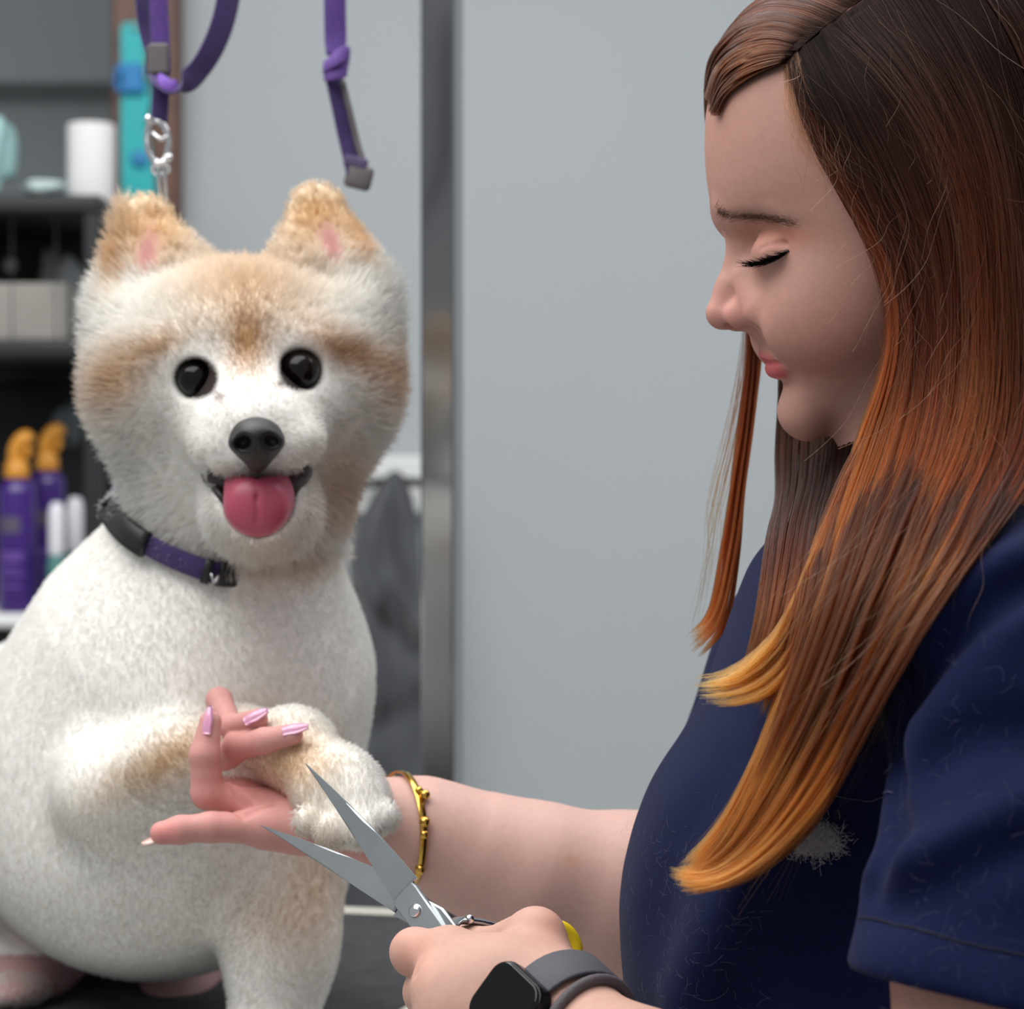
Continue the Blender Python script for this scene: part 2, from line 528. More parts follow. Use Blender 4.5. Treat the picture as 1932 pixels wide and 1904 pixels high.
# hook rail and grey cloth hanging on it
hk = empty('hook_rail', pt(740, 915, WY)); tag(hk, 'white hook rail with dark metal bar behind the hanging grey cloth', 'hook rail')
YB = WY + 0.03
box('rail_board', (wx(715, YB), YB - 0.005, wz(915, YB)), (0.135, 0.03, 0.078), M_white, hk, bevel=0.004)
bar = np.array([pt(682, 914, 3.25), pt(740, 908, 3.235), pt(806, 912, 3.25)])
tube('hook_bar', smooth_path(bar, 12), 0.006, M_black, hk)
for a in (690, 798):
    tube('bar_mount', [pt(a, 911, 3.25), pt(a, 911, 3.325)], 0.005, M_black, hk, k=8)

M_cloth = mat('grey_towelling', S(72, 74, 79), 0.95, noise=(14, 0.18), bump=(420, 0.6, 0.002), sheen=0.3)
def towel():
    rows = [  # py, left px, right px, depth half (m)
        (888, 738, 752, .012), (900, 724, 764, .016), (930, 704, 776, .022), (975, 680, 786, .026), (1020, 664, 790, .03),
        (1060, 656, 794, .03), (1110, 662, 797, .032), (1170, 668, 800, .034), (1210, 664, 805, .036), (1300, 655, 808, .036),
        (1400, 640, 810, .038), (1500, 628, 812, .038), (1620, 612, 812, .038), (1760, 600, 812, .036)]
    R = np.array(rows, float); K = 70; M = 72
    t = np.linspace(0, 1, K); py = np.interp(t, np.linspace(0, 1, len(R)), R[:, 0])
    Lx = np.interp(py, R[:, 0], R[:, 1]); Rx = np.interp(py, R[:, 0], R[:, 2]); D = np.interp(py, R[:, 0], R[:, 3])
    V = []
    for i in range(K):
        Y = 3.225; s = Y / F; cx = (Lx[i] + Rx[i]) / 2; hw = (Rx[i] - Lx[i]) / 2 * s
        for j in range(M):
            a = 2 * math.pi * j / M; u = math.cos(a)
            fold = 0.010 * math.sin(4.2 * u + 1.1 + t[i] * 5) * min(1, t[i] * 6) + 0.006 * math.sin(9 * u - t[i] * 11)
            # two soft diagonal creases
            fold += 0.012 * math.exp(-((py[i] - 1090 - 120 * abs(u - .1)) / 28) ** 2) - 0.016 * math.exp(-((py[i] - 1185 - 60 * u) / 26) ** 2)
            fold += -0.018 * math.exp(-((py[i] - 1360 + 40 * u) / 30) ** 2)
            V.append((wx(cx, Y) + hw * u, Y + 0.01 - D[i] * math.sin(a) * 1.0 - (fold if math.sin(a) > 0 else 0), wz(py[i], Y)))
    Fs = [(i * M + j, i * M + (j + 1) % M, (i + 1) * M + (j + 1) % M, (i + 1) * M + j) for i in range(K - 1) for j in range(M)]
    Fs += [tuple(range(M - 1, -1, -1)), tuple(range((K - 1) * M, K * M))]
    return mesh('hanging_cloth', V, Fs, M_cloth)
tag(towel(), 'dark grey cloth hanging in folds from the white hook rail', 'cloth')

# ------------------------------------------------------------------ black rack at the left with its contents
rk = empty('storage_rack', (wx(-60, 3.05), 3.05, 0)); tag(rk, 'black storage rack with shelves at the left behind the dog', 'rack')
RX0, RX1 = wx(-420, 3.0), wx(205, 3.0)
def shelf(name, py0, py1, m=M_black):
    z1, z0 = wz(py0, 2.95), wz(py1, 2.95)
    box(name, ((RX0 + RX1) / 2, 3.12, (z0 + z1) / 2), (RX1 - RX0, 0.34, z1 - z0), m, rk, bevel=0.006, seg=3)
shelf('shelf', 366, 402); shelf('shelf', 640, 676); shelf('shelf', 1158, 1186, M_white); shelf('shelf', 1700, 1730)
for x in (RX0 + .015, RX1 - .012):
    for y in (2.965, 3.275):
        box('post', (x, y, wz(366, 2.95) / 2), (0.022, 0.022, wz(370, 2.95)), M_black, rk, bevel=0.003)
box('back_panel', ((RX0 + RX1) / 2, 3.295, wz(800, 3.2)), (RX1 - RX0 - .01, 0.008, 0.62), M_black, rk)
# wire front of the upper bay
for k in range(4):
    x = lerp(wx(-60, 2.96), wx(190, 2.96), k / 3)
    tube('wire', [(x, 2.957, wz(402, 2.95)), (x, 2.957, wz(640, 2.95))], 0.0008, M_black, rk, k=6)
M_beige = mat('beige_card', S(150, 146, 140), 0.8, noise=(15, 0.1))
M_gcl = mat('pale_grey_cloth', S(118, 120, 122), 0.9, noise=(12, 0.3), bump=(40, 0.4, 0.01))
def lump(name, px, py, Y, rx, rz, ry, m, seed, amp=0.25):
    """soft folded bundle"""
    r = np.random.default_rng(seed); bm = bmesh.new()
    bmesh.ops.create_icosphere(bm, subdivisions=4, radius=1.0)
    D = r.normal(size=(7, 3)); ph = r.random(7) * 6
    s = Y / F; c = pt(px, py, Y)
    for v in bm.verts:
        n = np.array(v.co); k = 1 + amp * sum(math.sin(2.6 * float(n @ D[i]) + ph[i]) for i in range(7)) / 4
        e = np.sign(n) * np.abs(n) ** 0.75
        v.co = Vector(c + e * k * np.array([rx * s, ry, rz * s]))
    return from_bm(name, bm, m, None, True)
ob = box('cardboard_box', (wx(60, 3.06), 3.06, (wz(640, 2.95) + 0.001 + 0.036)), (0.105, 0.12, 0.07), M_beige, bevel=0.003)
tag(ob, 'low beige box lying on the middle shelf of the black rack', 'box')
tag(lump('folded_cloth', 112, 540, 3.15, 36, 56, .05, M_gcl, 3), 'pale grey folded cloth stuffed in the upper bay of the rack', 'cloth')
tag(lump('black_bag', 20, 520, 3.16, 70, 68, .04, M_blackcloth, 5), 'black fabric bag sagging in the upper bay of the rack', 'bag')
tag(lump('cotton_ball', 20, 500, 3.07, 10, 12, .01, M_gcl, 9), 'small pale ball in front of the black bag on the rack', 'ball')
tag(lump('dark_bag', 80, 900, 3.20, 130, 190, .06, M_blackcloth, 6, .12), 'large black bag on the lower shelf behind the purple bottles', 'bag')
tag(lump('grey_cloth', 128, 800, 3.10, 26, 42, .03, mat('slate_cloth', S(70, 76, 80), .9, noise=(30, .3)), 8), 'slate grey cloth draped beside the dog on the rack', 'cloth')

# things on top of the rack
M_paper = mat('white_paper', S(232, 228, 230), 0.85, bump=(200, 0.2, 0.001))
ztop = wz(366, 2.95) + .001
pr = empty('paper_towel_roll', (wx(172, 3.1), 3.1, ztop)); tag(pr, 'white paper towel roll standing on top of the black rack', 'paper roll')
H = 0.105
lathe('paper', [(.0145, 0), (.0285, .0005), (.0295, .003), (.0295, H - .003), (.0285, H), (.0145, H)], (wx(172, 3.1), 3.1, ztop), M_paper, pr)
lathe('core', [(.0125, .001), (.014, .001), (.014, H + .002), (.0125, H + .002)], (wx(172, 3.1), 3.1, ztop), M_beige, pr)
tag(lump('tissue', 88, 356, 3.06, 40, 13, .03, mat('pale_teal_tissue', S(196, 214, 214), .9), 11), 'crumpled pale tissue lying on the rack beside the paper roll', 'tissue')
tag(lump('mint_cloth', -12, 300, 3.08, 32, 62, .03, mat('mint_cloth', S(160, 196, 194), .9, noise=(20, .2)), 12, .4), 'mint coloured cloth at the left edge on top of the rack', 'cloth')

# spray bottles
M_pb = mat('purple_bottle', S(54, 18, 110), 0.3, coat=0.4)
M_or = mat('orange_plastic', S(206, 140, 46), 0.4)
M_print = mat('pale_print', S(96, 66, 146), 0.5)
M_embl = mat('grey_print', S(84, 74, 96), 0.5)
def spray(px, Y, py_sh, r, zb, face, label):
    """purple bottle: shoulder at py_sh, base height zb"""
    b = empty('spray_bottle', (wx(px, Y), Y, zb)); tag(b, label, 'bottle', 'purple spray bottles')
    c = (wx(px, Y), Y, zb); h = wz(py_sh, Y) - zb
    body = lathe('bottle_body', [(r * .9, 0), (r, .004), (r, h - .016), (r * .93, h - .007), (r * .6, h), (r * .42, h + .003)], c, M_pb, b)
    lathe('collar', [(r * .62, h + .001), (r * .66, h + .003), (r * .60, h + .02), (r * .42, h + .024)], c, M_or, b)
    q = np.array(c) + [0, 0, h]
    P = smooth_path(np.array([q + [0, 0, .018], q + [-.002 * face, 0, .03], q + [0.002 * face, 0, .042], q + [.010 * face, 0, .05], q + [.019 * face, -.002, .047]]), 16)
    thd = tube('trigger_head', P, np.interp(np.linspace(0, 1, 16), [0, .5, .8, 1], [.010, .0115, .011, .007]), M_or, b, flat=.9)
    P = smooth_path(np.array([q + [.012 * face, 0, .044], q + [.014 * face, 0, .033], q + [.010 * face, 0, .026]]), 8)
    tube('trigger', P, np.linspace(.005, .0035, 8), M_or, thd)
    # curved print on the front
    def band(name, z, hh, a0, a1, m):
        A = np.linspace(a0, a1, 9); V = []
        for a in A:
            for zz in (z - hh, z + hh): V.append((c[0] + (r + .0004) * math.sin(a), c[1] - (r + .0004) * math.cos(a), zb + zz))
        mesh(name, V, [(2 * i, 2 * i + 2, 2 * i + 3, 2 * i + 1) for i in range(8)], m, body)
    band('emblem', h * .66, .010, -.75, .35, M_embl)
    for k, zz in enumerate((.44, .40, .33, .29, .2)):
        band('print_line', h * zz, .0016 if k > 1 else .0028, -.7, .55 - .12 * (k % 3), M_print)
zs = wz(1158, 2.95) + .0005
spray(32, 2.98, 905, .0232, zs, 1, 'purple spray bottle with orange trigger at the left edge, front of the pair')
spray(90, 3.05, 890, .0215, zs, 1, 'purple spray bottle with hooked orange trigger, half behind its twin')
M_wp = mat('white_plastic', S(222, 222, 228), 0.4)
M_tl = mat('teal_label', S(70, 120, 116), 0.5)
for px, Y, pyt, r, lab in ((107, 2.97, 948, .0098, 'small white bottle with teal base beside the purple bottles'), (142, 3.03, 938, .0105, 'small pale bottle half hidden behind the dog shoulder')):
    b = empty('small_bottle', (wx(px, Y), Y, zs)); tag(b, lab, 'bottle', 'small bottles on the white shelf')
    c = (wx(px, Y), Y, zs); h = wz(pyt, Y) - zs
    lathe('cap', [(r * .92, h * .52), (r, h * .54), (r, h * .9), (r * .8, h * .97), (r * .5, h)], c, M_wp, b)
    lathe('base', [(r * 1.15, 0), (r * 1.2, .004), (r * 1.2, h * .45), (r * .9, h * .52)], c, M_tl, b)

# turquoise board hanging on the brown post
M_turq = mat('turquoise_plastic', S(22, 172, 176), 0.5, noise=(20, 0.06))
M_bl = mat('blue_tape', S(22, 120, 184), 0.5)
YT = WY - 0.02
hb = empty('hanging_board', (wx(258, YT), YT, wz(210, YT))); tag(hb, 'narrow turquoise board with blue patches hung on the brown post', 'board')
bm = bmesh.new()
out = [(228, 50), (236, 42), (262, 42), (268, 60), (276, 120), (284, 190), (274, 240), (284, 290), (292, 345), (292, 470), (232, 470), (228, 300)]
fr = [bm.verts.new(Vector(pt(a, b, YT))) for a, b in out]; bk = [bm.verts.new(Vector(pt(a, b, YT) + [0, .012, 0])) for a, b in out]
bm.faces.new(fr); bm.faces.new(bk[::-1])
for i in range(len(out)):
    j = (i + 1) % len(out); bm.faces.new((fr[i], bk[i], bk[j], fr[j]))
from_bm('board', bm, M_turq, hb)
box('blue_patch', pt(246, 148, YT - .006), (.036, .012, .038), M_bl, hb, bevel=.003)
box('blue_patch', pt(226, 150, YT - .006), (.014, .012, .026), M_bl, hb, bevel=.003)
lathe('blue_spot', [(.011, 0), (.012, .002), (.009, .004)], pt(264, 300, YT - .001), mat('blue_sticker', S(40, 128, 178), .5), hb, axis=(0, -1, 0))
box('yellow_mark', pt(276, 130, YT - .003), (.004, .004, .03), mat('yellow_tape', S(110, 160, 90), .5), hb)
box('orange_mark', pt(258, 52, YT - .003), (.014, .003, .005), mat('tan_tape', S(110, 150, 150), .5), hb)

# ------------------------------------------------------------------ grooming table and post
TZ = CZ - 0.345
ang = math.radians(-15)
Rt = Matrix.Rotation(ang, 3, 'Z')
e1 = np.array([math.cos(ang), math.sin(ang), 0]); e2 = np.array([math.sin(ang), -math.cos(ang), 0])
cor = np.array([0.045, 2.09 + 0.046 - 0.268 * (0.045 + 0.15), 0])     # far right corner
gt = empty('grooming_table', cor - e1 * .5 + e2 * .3); tag(gt, 'grooming table with dark grey rubber mat and cream edge under the dog', 'table')
M_cream = mat('cream_edge', S(226, 222, 208), 0.5)
M_rub = mat('dark_rubber_mat', S(60, 60, 62), 0.9, noise=(60, 0.25), bump=(500, 0.9, 0.002))
c = cor - e1 * .5 + e2 * .31
box('table_board', (*c[:2], TZ - .021), (1.0, .62, .036), M_cream, gt, Rt, bevel=.006, seg=3)
c = cor - e1 * .505 + e2 * .33
box('rubber_mat', (*c[:2], TZ - .0015), (.975, .57, .003), M_rub, gt, Rt, bevel=.001)
for a in (.08, .92):
    for b in (.08, .54):
        q = cor - e1 * a + e2 * b
        box('leg', (q[0], q[1], (TZ - .039) / 2), (.03, .03, TZ - .039), M_steel, gt, Rt, bevel=.002)
gp = empty('grooming_arm_post', (wx(834, 2.06), 2.06, TZ)); tag(gp, 'square polished steel post clamped to the grooming table edge', 'post')
Rp = Matrix.Rotation(math.radians(-9), 3, 'Z')
box('post_tube', (wx(834, 2.06), 2.06, TZ + .62), (.0285, .044, 1.24), M_steel, gp, Rp, bevel=.0022, seg=3)
box('clamp', (wx(834, 2.06), 2.064, TZ - .02), (.05, .05, .09), M_gun, gp, Rp, bevel=.004)
arm = smooth_path(np.array([pt(834, -400, 2.06), pt(700, -430, 1.95), pt(300, -430, 1.68), pt(200, -430, 1.66)]), 16)
tube('cross_arm', arm, .008, M_steel, gp)

# ------------------------------------------------------------------ purple grooming leash on the left
YL = 1.66
lz = empty('grooming_leash', pt(300, 130, YL)); tag(lz, 'purple webbing grooming leash with grey slide lock and metal snap hook', 'leash')
P = smooth_path(pts([(262, -420, YL), (264, -100, YL), (268, 0, YL), (276, 60, YL + .002), (292, 120, YL)]), 30)
ribbon('webbing', P, (0.75, .6, 0), .0105, .0016, M_purple_d, lz)
P = smooth_path(pts([(296, -420, YL - .004), (297, -100, YL - .004), (299, 0, YL - .004), (303, 80, YL - .004), (305, 140, YL - .004)]), 24)
ribbon('webbing', P, (1, .12, 0), .0125, .0016, M_purple, lz)
box('slide_lock', pt(300, 112, YL - .005), (.0135, .009, .021), M_grey_pl, lz, bevel=.002)
box('slide_lock_cheek', pt(284, 116, YL), (.006, .012, .019), mat('dark_grey_plastic', S(70, 72, 76), .5), lz, bevel=.0015)
P = smooth_path(pts([(300, 146, YL - .006), (306, 158, YL - .01), (322, 164, YL - .008), (345, 158, YL - .004), (370, 138, YL), (395, 102, YL), (416, 55, YL), (430, 0, YL), (440, -80, YL), (446, -420, YL)]), 48)
wd = np.repeat(np.array([[.35, 1, .0]]), 48, 0); tt = np.linspace(0, 1, 48)
wd = np.stack([lerp(.1, .9, np.clip((tt - .05) * 2.2, 0, 1)), lerp(.9, .5, np.clip(tt * 3, 0, 1)), lerp(.6, .25, np.clip(tt * 3, 0, 1))], 1)
ribbon('loop', P, wd, .0165, .0015, M_purple_d, lz)
ribbon('loop_fold', smooth_path(pts([(290, 148, YL - .004), (304, 152, YL - .012), (322, 163, YL - .012), (334, 161, YL - .008)]), 10), (.2, .3, 1), .0085, .0016, mat('light_purple_webbing', S(120, 82, 178), .7, bump=(900, .5, .0006)), lz)
P = smooth_path(pts([(304, 140, YL), (303, 180, YL), (300, 232, YL)]), 12)
ribbon('webbing', P, (1, .3, 0), .0115, .0022, M_purple_d, lz)
hook = smooth_path(pts([(286, 228, YL), (278, 250, YL), (280, 285, YL - .002), (296, 310, YL - .002), (312, 300, YL), (318, 265, YL), (308, 236, YL)]), 28, True)
tube('snap_hook', hook, .0021, M_chrome, lz, closed=True)
tube('hook_gate', smooth_path(pts([(288, 250, YL - .003), (302, 262, YL - .005), (316, 258, YL - .003)]), 8), .0017, M_chrome, lz)
lathe('rivet', [(.0015, 0), (.003, .0005), (.0028, .002), (.001, .003)], pt(281, 225, YL - .002), M_chrome, lz, axis=(0, -1, 0), k=14)
lathe('rivet', [(.0015, 0), (.003, .0005), (.0028, .002), (.001, .003)], pt(318, 298, YL - .002), M_chrome, lz, axis=(0, -1, 0), k=14)
for dx in (-5, 6):
    tube('hook_shank', smooth_path(pts([(303 + dx, 300, YL), (305 + dx, 340, YL), (309 + dx, 420, YL + .01)]), 8), .0016, M_chrome, lz, k=8)
ring = pts([(303 + 16 * math.cos(a), 318 + 12 * math.sin(a), YL + .004 * math.sin(a)) for a in np.linspace(0, 2 * math.pi, 20, endpoint=False)])
tube('ring', ring, .0014, M_chrome, lz, closed=True, k=8)

# purple strap hanging at the right
YS = 1.70
hs = empty('grooming_strap', pt(640, 150, YS)); tag(hs, 'knotted purple strap with grey end tab hanging above the dog', 'strap')
P = smooth_path(pts([(632, -420, YS), (632, -60, YS), (632, 20, YS), (633, 70, YS), (632, 105, YS - .003)]), 24)
ribbon('webbing', P, (1, .15, 0), np.interp(np.linspace(0, 1, 24), [0, .8, 1], [.0152, .0152, .012]), .002, M_purple, hs)
kn = smooth_path(pts([(612, 128, YS - .006), (628, 116, YS - .014), (652, 100, YS - .012), (656, 112, YS + .004), (636, 132, YS + .008), (616, 138, YS + .002), (622, 140, YS - .012), (648, 132, YS - .012), (654, 122, YS)]), 48)
ribbon('knot', kn, unit(np.array([.1, .25, 1])), .010, .0022, mat('mid_purple_webbing', S(92, 62, 136), .75, bump=(900, .5, .0006)), hs)
P = smooth_path(pts([(628, 130, YS), (633, 160, YS - .002), (644, 205, YS - .002), (656, 255, YS), (668, 300, YS), (676, 332, YS)]), 26)
ribbon('webbing', P, (1, .35, 0), np.interp(np.linspace(0, 1, 26), [0, .25, 1], [.012, .0125, .0165]), .0026, M_purple_d, hs)
ribbon('worn_edge', P[4:] + np.array([.0055, -.0016, 0]), (1, .35, 0), .004, .0016, M_grey_pl, hs)
b0 = pt(677, 334, YS)
box('end_tab', b0, (.019, .008, .017), M_grey_pl, hs, Matrix.Rotation(math.radians(14), 3, 'Y'), bevel=.0035, seg=3, smooth=True)
box('tab_fold', pt(671, 306, YS - .002), (.017, .005, .008), mat('greyed_purple', S(82, 70, 104), .8), hs, Matrix.Rotation(math.radians(14), 3, 'Y'), bevel=.002)

# ------------------------------------------------------------------ the dog
DOGC = pt(470, 800, 1.40)       # nose point, for the flow of the face fur
d = Sdf()
# trunk
d.pe(385, 1330, 1.620, 308, 330, .13, k=.03)
d.pe(300, 1560, 1.655, 330, 275, .15, k=.05)
d.pe(210, 1390, 1.70, 222, 300, .15, k=.05)
d.pe(140, 1500, 1.84, 330, 310, .17, k=.06)
d.rc(pt(440, 960, 1.575), pt(390, 1180, 1.61), 172 * 1.575 / F, 265 * 1.61 / F, k=.05)
# standing fore leg and its paw
d.chain([(565, 1600, 1.565, 105), (530, 1790, 1.54, 84), (512, 1940, 1.53, 78)], k=.03)
d.pe(508, 1975, 1.505, 82, 42, .05, k=.02)
# hind legs
for hx, hy in ((30, 1.80), (330, 1.86)):
    d.chain([(hx, 1700, hy, 120), (hx + 20, 1800, hy - .04, 85), (hx + 5, 1850, hy - .06, 60)], k=.03)
    d.pe(hx + 8, 1858, hy - .085, 70, 34, .05, k=.015)
# head
d.pe(455, 680, 1.535, 224, 144, .075, k=.03)
d.pe(455, 615, 1.53, 160, 82, .06, k=.03)
d.pe(290, 745, 1.540, 104, 120, .058, k=.035)
d.pe(636, 742, 1.540, 98, 126, .058, k=.035)
d.pe(462, 900, 1.548, 172, 140, .062, k=.04)
d.pe(240, 606, 1.550, 42, 60, .03, 15, k=.03)
d.pe(682, 592, 1.550, 38, 60, .03, -15, k=.03)
d.rc(pt(466, 690, 1.49), pt(482, 800, 1.445), 62 * 1.49 / F, 52 * 1.445 / F, k=.02)
d.pe(480, 812, 1.470, 118, 80, .046, k=.03)
d.pe(490, 955, 1.470, 96, 80, .040, k=.02)
# brow ridges
d.pe(350, 655, 1.487, 62, 26, .018, 12, k=.016); d.pe(585, 636, 1.487, 62, 26, .018, -14, k=.016)
# open mouth
mouth = Sdf().pe(485, 886, 1.430, 104, 44, .036).pe(486, 932, 1.430, 68, 82, .036, k=.012)
d.group(mouth, 's', .006)
# upper lip pads hang over the mouth
pads = Sdf()
for lx, ly, rl in ((436, 853, -22), (538, 846, 28)):
    pads.pe(lx, ly, 1.447, 66, 42, .023, rl, k=.010)
pads.pe(486, 862, 1.436, 44, 34, .020, k=.010)
d.group(pads, 'u', .012)
# eye sockets
EYES = [(371, 713, 1.4745), (566, 698, 1.4745)]
for ex, ey, eY in EYES:
    d.pe(ex, ey, eY - .004, 40, 38, .015, op='s', k=.005)
# ears
def ear(base, tip, rb, rt, dent):
    e = Sdf()
    e.rc(pt(*base), pt(*tip), rb * base[2] / F, rt * tip[2] / F, ys=.42, k=.004)
    a, b, ra, rb2 = dent
    e.rc(pt(*a), pt(*b), ra * a[2] / F, rb2 * b[2] / F, op='s', k=.008, ys=.8)
    return e
earL = ear((300, 535, 1.545), (274, 424, 1.55), 118, 54, ((284, 545, 1.500), (280, 450, 1.513), 42, 26))
earR = ear((610, 518, 1.545), (597, 402, 1.55), 118, 54, ((634, 500, 1.500), (610, 426, 1.513), 36, 26))
d.group(earL, 'u', .012); d.group(earR, 'u', .012)
# raised fore leg, bent at the wrist, and paw
leg = Sdf()
leg.pe(205, 1490, 1.525, 92, 108, .055, k=.03)
leg.chain([(215, 1485, 1.505, 92), (330, 1445, 1.475, 80), (450, 1412, 1.447, 62), (555, 1412, 1.415, 60), (640, 1495, 1.380, 66), (672, 1530, 1.368, 62)], k=.02)
for tx, ty, tY, tr in ((583, 1548, 1.360, 27), (628, 1566, 1.350, 32), (682, 1564, 1.346, 33), (722, 1540, 1.356, 28)):
    leg.rc(pt(655, 1515, 1.37), pt(tx, ty, tY), 40 * 1.37 / F, tr * tY / F, k=.005)
d.group(leg, 'u', .018)
dog_sdf = d
DV, DQ = polygonize(d, (-.50, 1.32, .90), (-.02, 2.04, 1.53), .0025)

WHITE = S(247, 244, 239); TAN = S(222, 186, 140); DTAN = S(196, 152, 104); PINK = S(196, 132, 130); CREAM = S(232, 214, 186)
def dog_colour(P):
    """coat markings"""
    x, y = px_of(P); Y = P[:, 1]
    c = np.repeat(WHITE[None], len(P), 0)
    def mix(k, colr): 
        nonlocal c
        k = np.clip(k, 0, 1)[:, None]; c = c * (1 - k) + colr * k
    hd = (y < 1000)
    mix(.62 * blob(x, y, 465, 545, 130, 90) * hd, TAN)                       # forehead
    mix(.95 * blob(x, y, 466, 640, 38, 60) * hd, DTAN)                       # stripe between the eyes
    mix(.8 * blob(x, y, 225, 715, 70, 46, -50) * hd, S(206, 170, 132))       # temples
    mix(.75 * blob(x, y, 300, 655, 60, 22, -24) * hd, S(206, 170, 132))
    mix(.9 * blob(x, y, 650, 665, 85, 26, 30) * hd, S(204, 164, 126))
    mix(.7 * blob(x, y, 735, 720, 40, 60) * hd, S(214, 180, 146))
    mix(.5 * blob(x, y, 640, 930, 60, 80) * hd, S(214, 180, 150))            # jaw on the right
    mix(.35 * blob(x, y, 560, 1060, 90, 40), S(216, 186, 160))
    mix(.85 * blob(x, y, 486, 890, 42, 20) * (Y < 1.46), S(70, 62, 64))             # dark under the nose
    mix(.7 * blob(x, y, 412, 748, 9, 14, -40) * hd + .7 * blob(x, y, 530, 724, 8, 11, 30) * hd, S(96, 70, 64))   # tear marks
    for (bx, by), (tx, ty), s in (((300, 500), (268, 396), -1), ((600, 480), (600, 372), 1)):
        k = blob(x, y, (bx + tx) / 2, (by + ty) / 2 - 20, 80, 78) * (y < 520)
        mix(1.0 * k, S(232, 198, 152))
    mix(.8 * blob(x, y, 222, 490, 18, 60, 8) * hd, S(222, 180, 128)); mix(.8 * blob(x, y, 672, 440, 20, 60, -20) * hd, S(222, 180, 128))
    lg = (Y < 1.56) & (y > 1250)
    mix(.7 * blob(x, y, 320, 1430, 150, 42, -28) * lg, S(206, 172, 126))     # raised leg
    mix(.75 * blob(x, y, 540, 1430, 80, 60) * lg, S(224, 190, 146))
    mix(.5 * blob(x, y, 590, 1650, 60, 110) * lg, S(208, 178, 140))
    mix(.35 * blob(x, y, 520, 1730, 90, 60) * lg, S(208, 178, 140))
    return c
def ear_inner(P):
    P = P.astype(np.float32)
    x, y = px_of(P)
    a = blob(x, y, 279, 480, 36, 84, 6) * (y < 570); b = blob(x, y, 624, 458, 32, 66, -18) * (y < 530)
    return np.maximum(a, b)
mz = ev(mouth, DV)
skin = dog_colour(DV)
ei = ear_inner(DV)
ins = (np.abs(ev(earL, DV)) < .006) | (np.abs(ev(earR, DV)) < .006)
k = np.clip((ei - .3) * 1.5, 0, 1) * ins
nr = np.zeros_like(DV)
np.add.at(nr, DQ.ravel(), np.repeat(quad_normals(DV, DQ), 4, 0)); nr = unit(nr)
k *= (nr[:, 1] < .15)
skin = skin * (1 - k[:, None]) + S(186, 132, 128) * k[:, None]
vx, vy = px_of(DV)
und = (vy > 1800) & (DV[:, 1] > 1.66)
skin = np.where(und[:, None], S(176, 140, 140), skin)
mk = np.clip((.0035 - mz) / .003, 0, 1) * np.clip((ev(pads, DV) - .001) / .002, 0, 1) * (DV[:, 1] < 1.50) * (vy > 850) * (vy < 1030)
skin = skin * (1 - mk[:, None]) + S(34, 22, 24) * mk[:, None]
for ex, ey, eY in EYES:
    k = np.clip(1.25 - np.hypot((vx - ex) / 37, (vy - ey) / 36), 0, .25) / .25 * (DV[:, 1] < 1.52)
    skin = skin * (1 - k[:, None]) + S(40, 30, 30) * k[:, None]
dog = empty('dog', pt(330, 1700, 1.62)); tag(dog, 'fluffy white and tan dog with open mouth holding up one front paw', 'dog')
M_dog = mat('dog_skin', (.8, .8, .8), 0.8, vcol=True, spec=.2)
mesh('body', DV, DQ, M_dog, dog, vcol=skin)

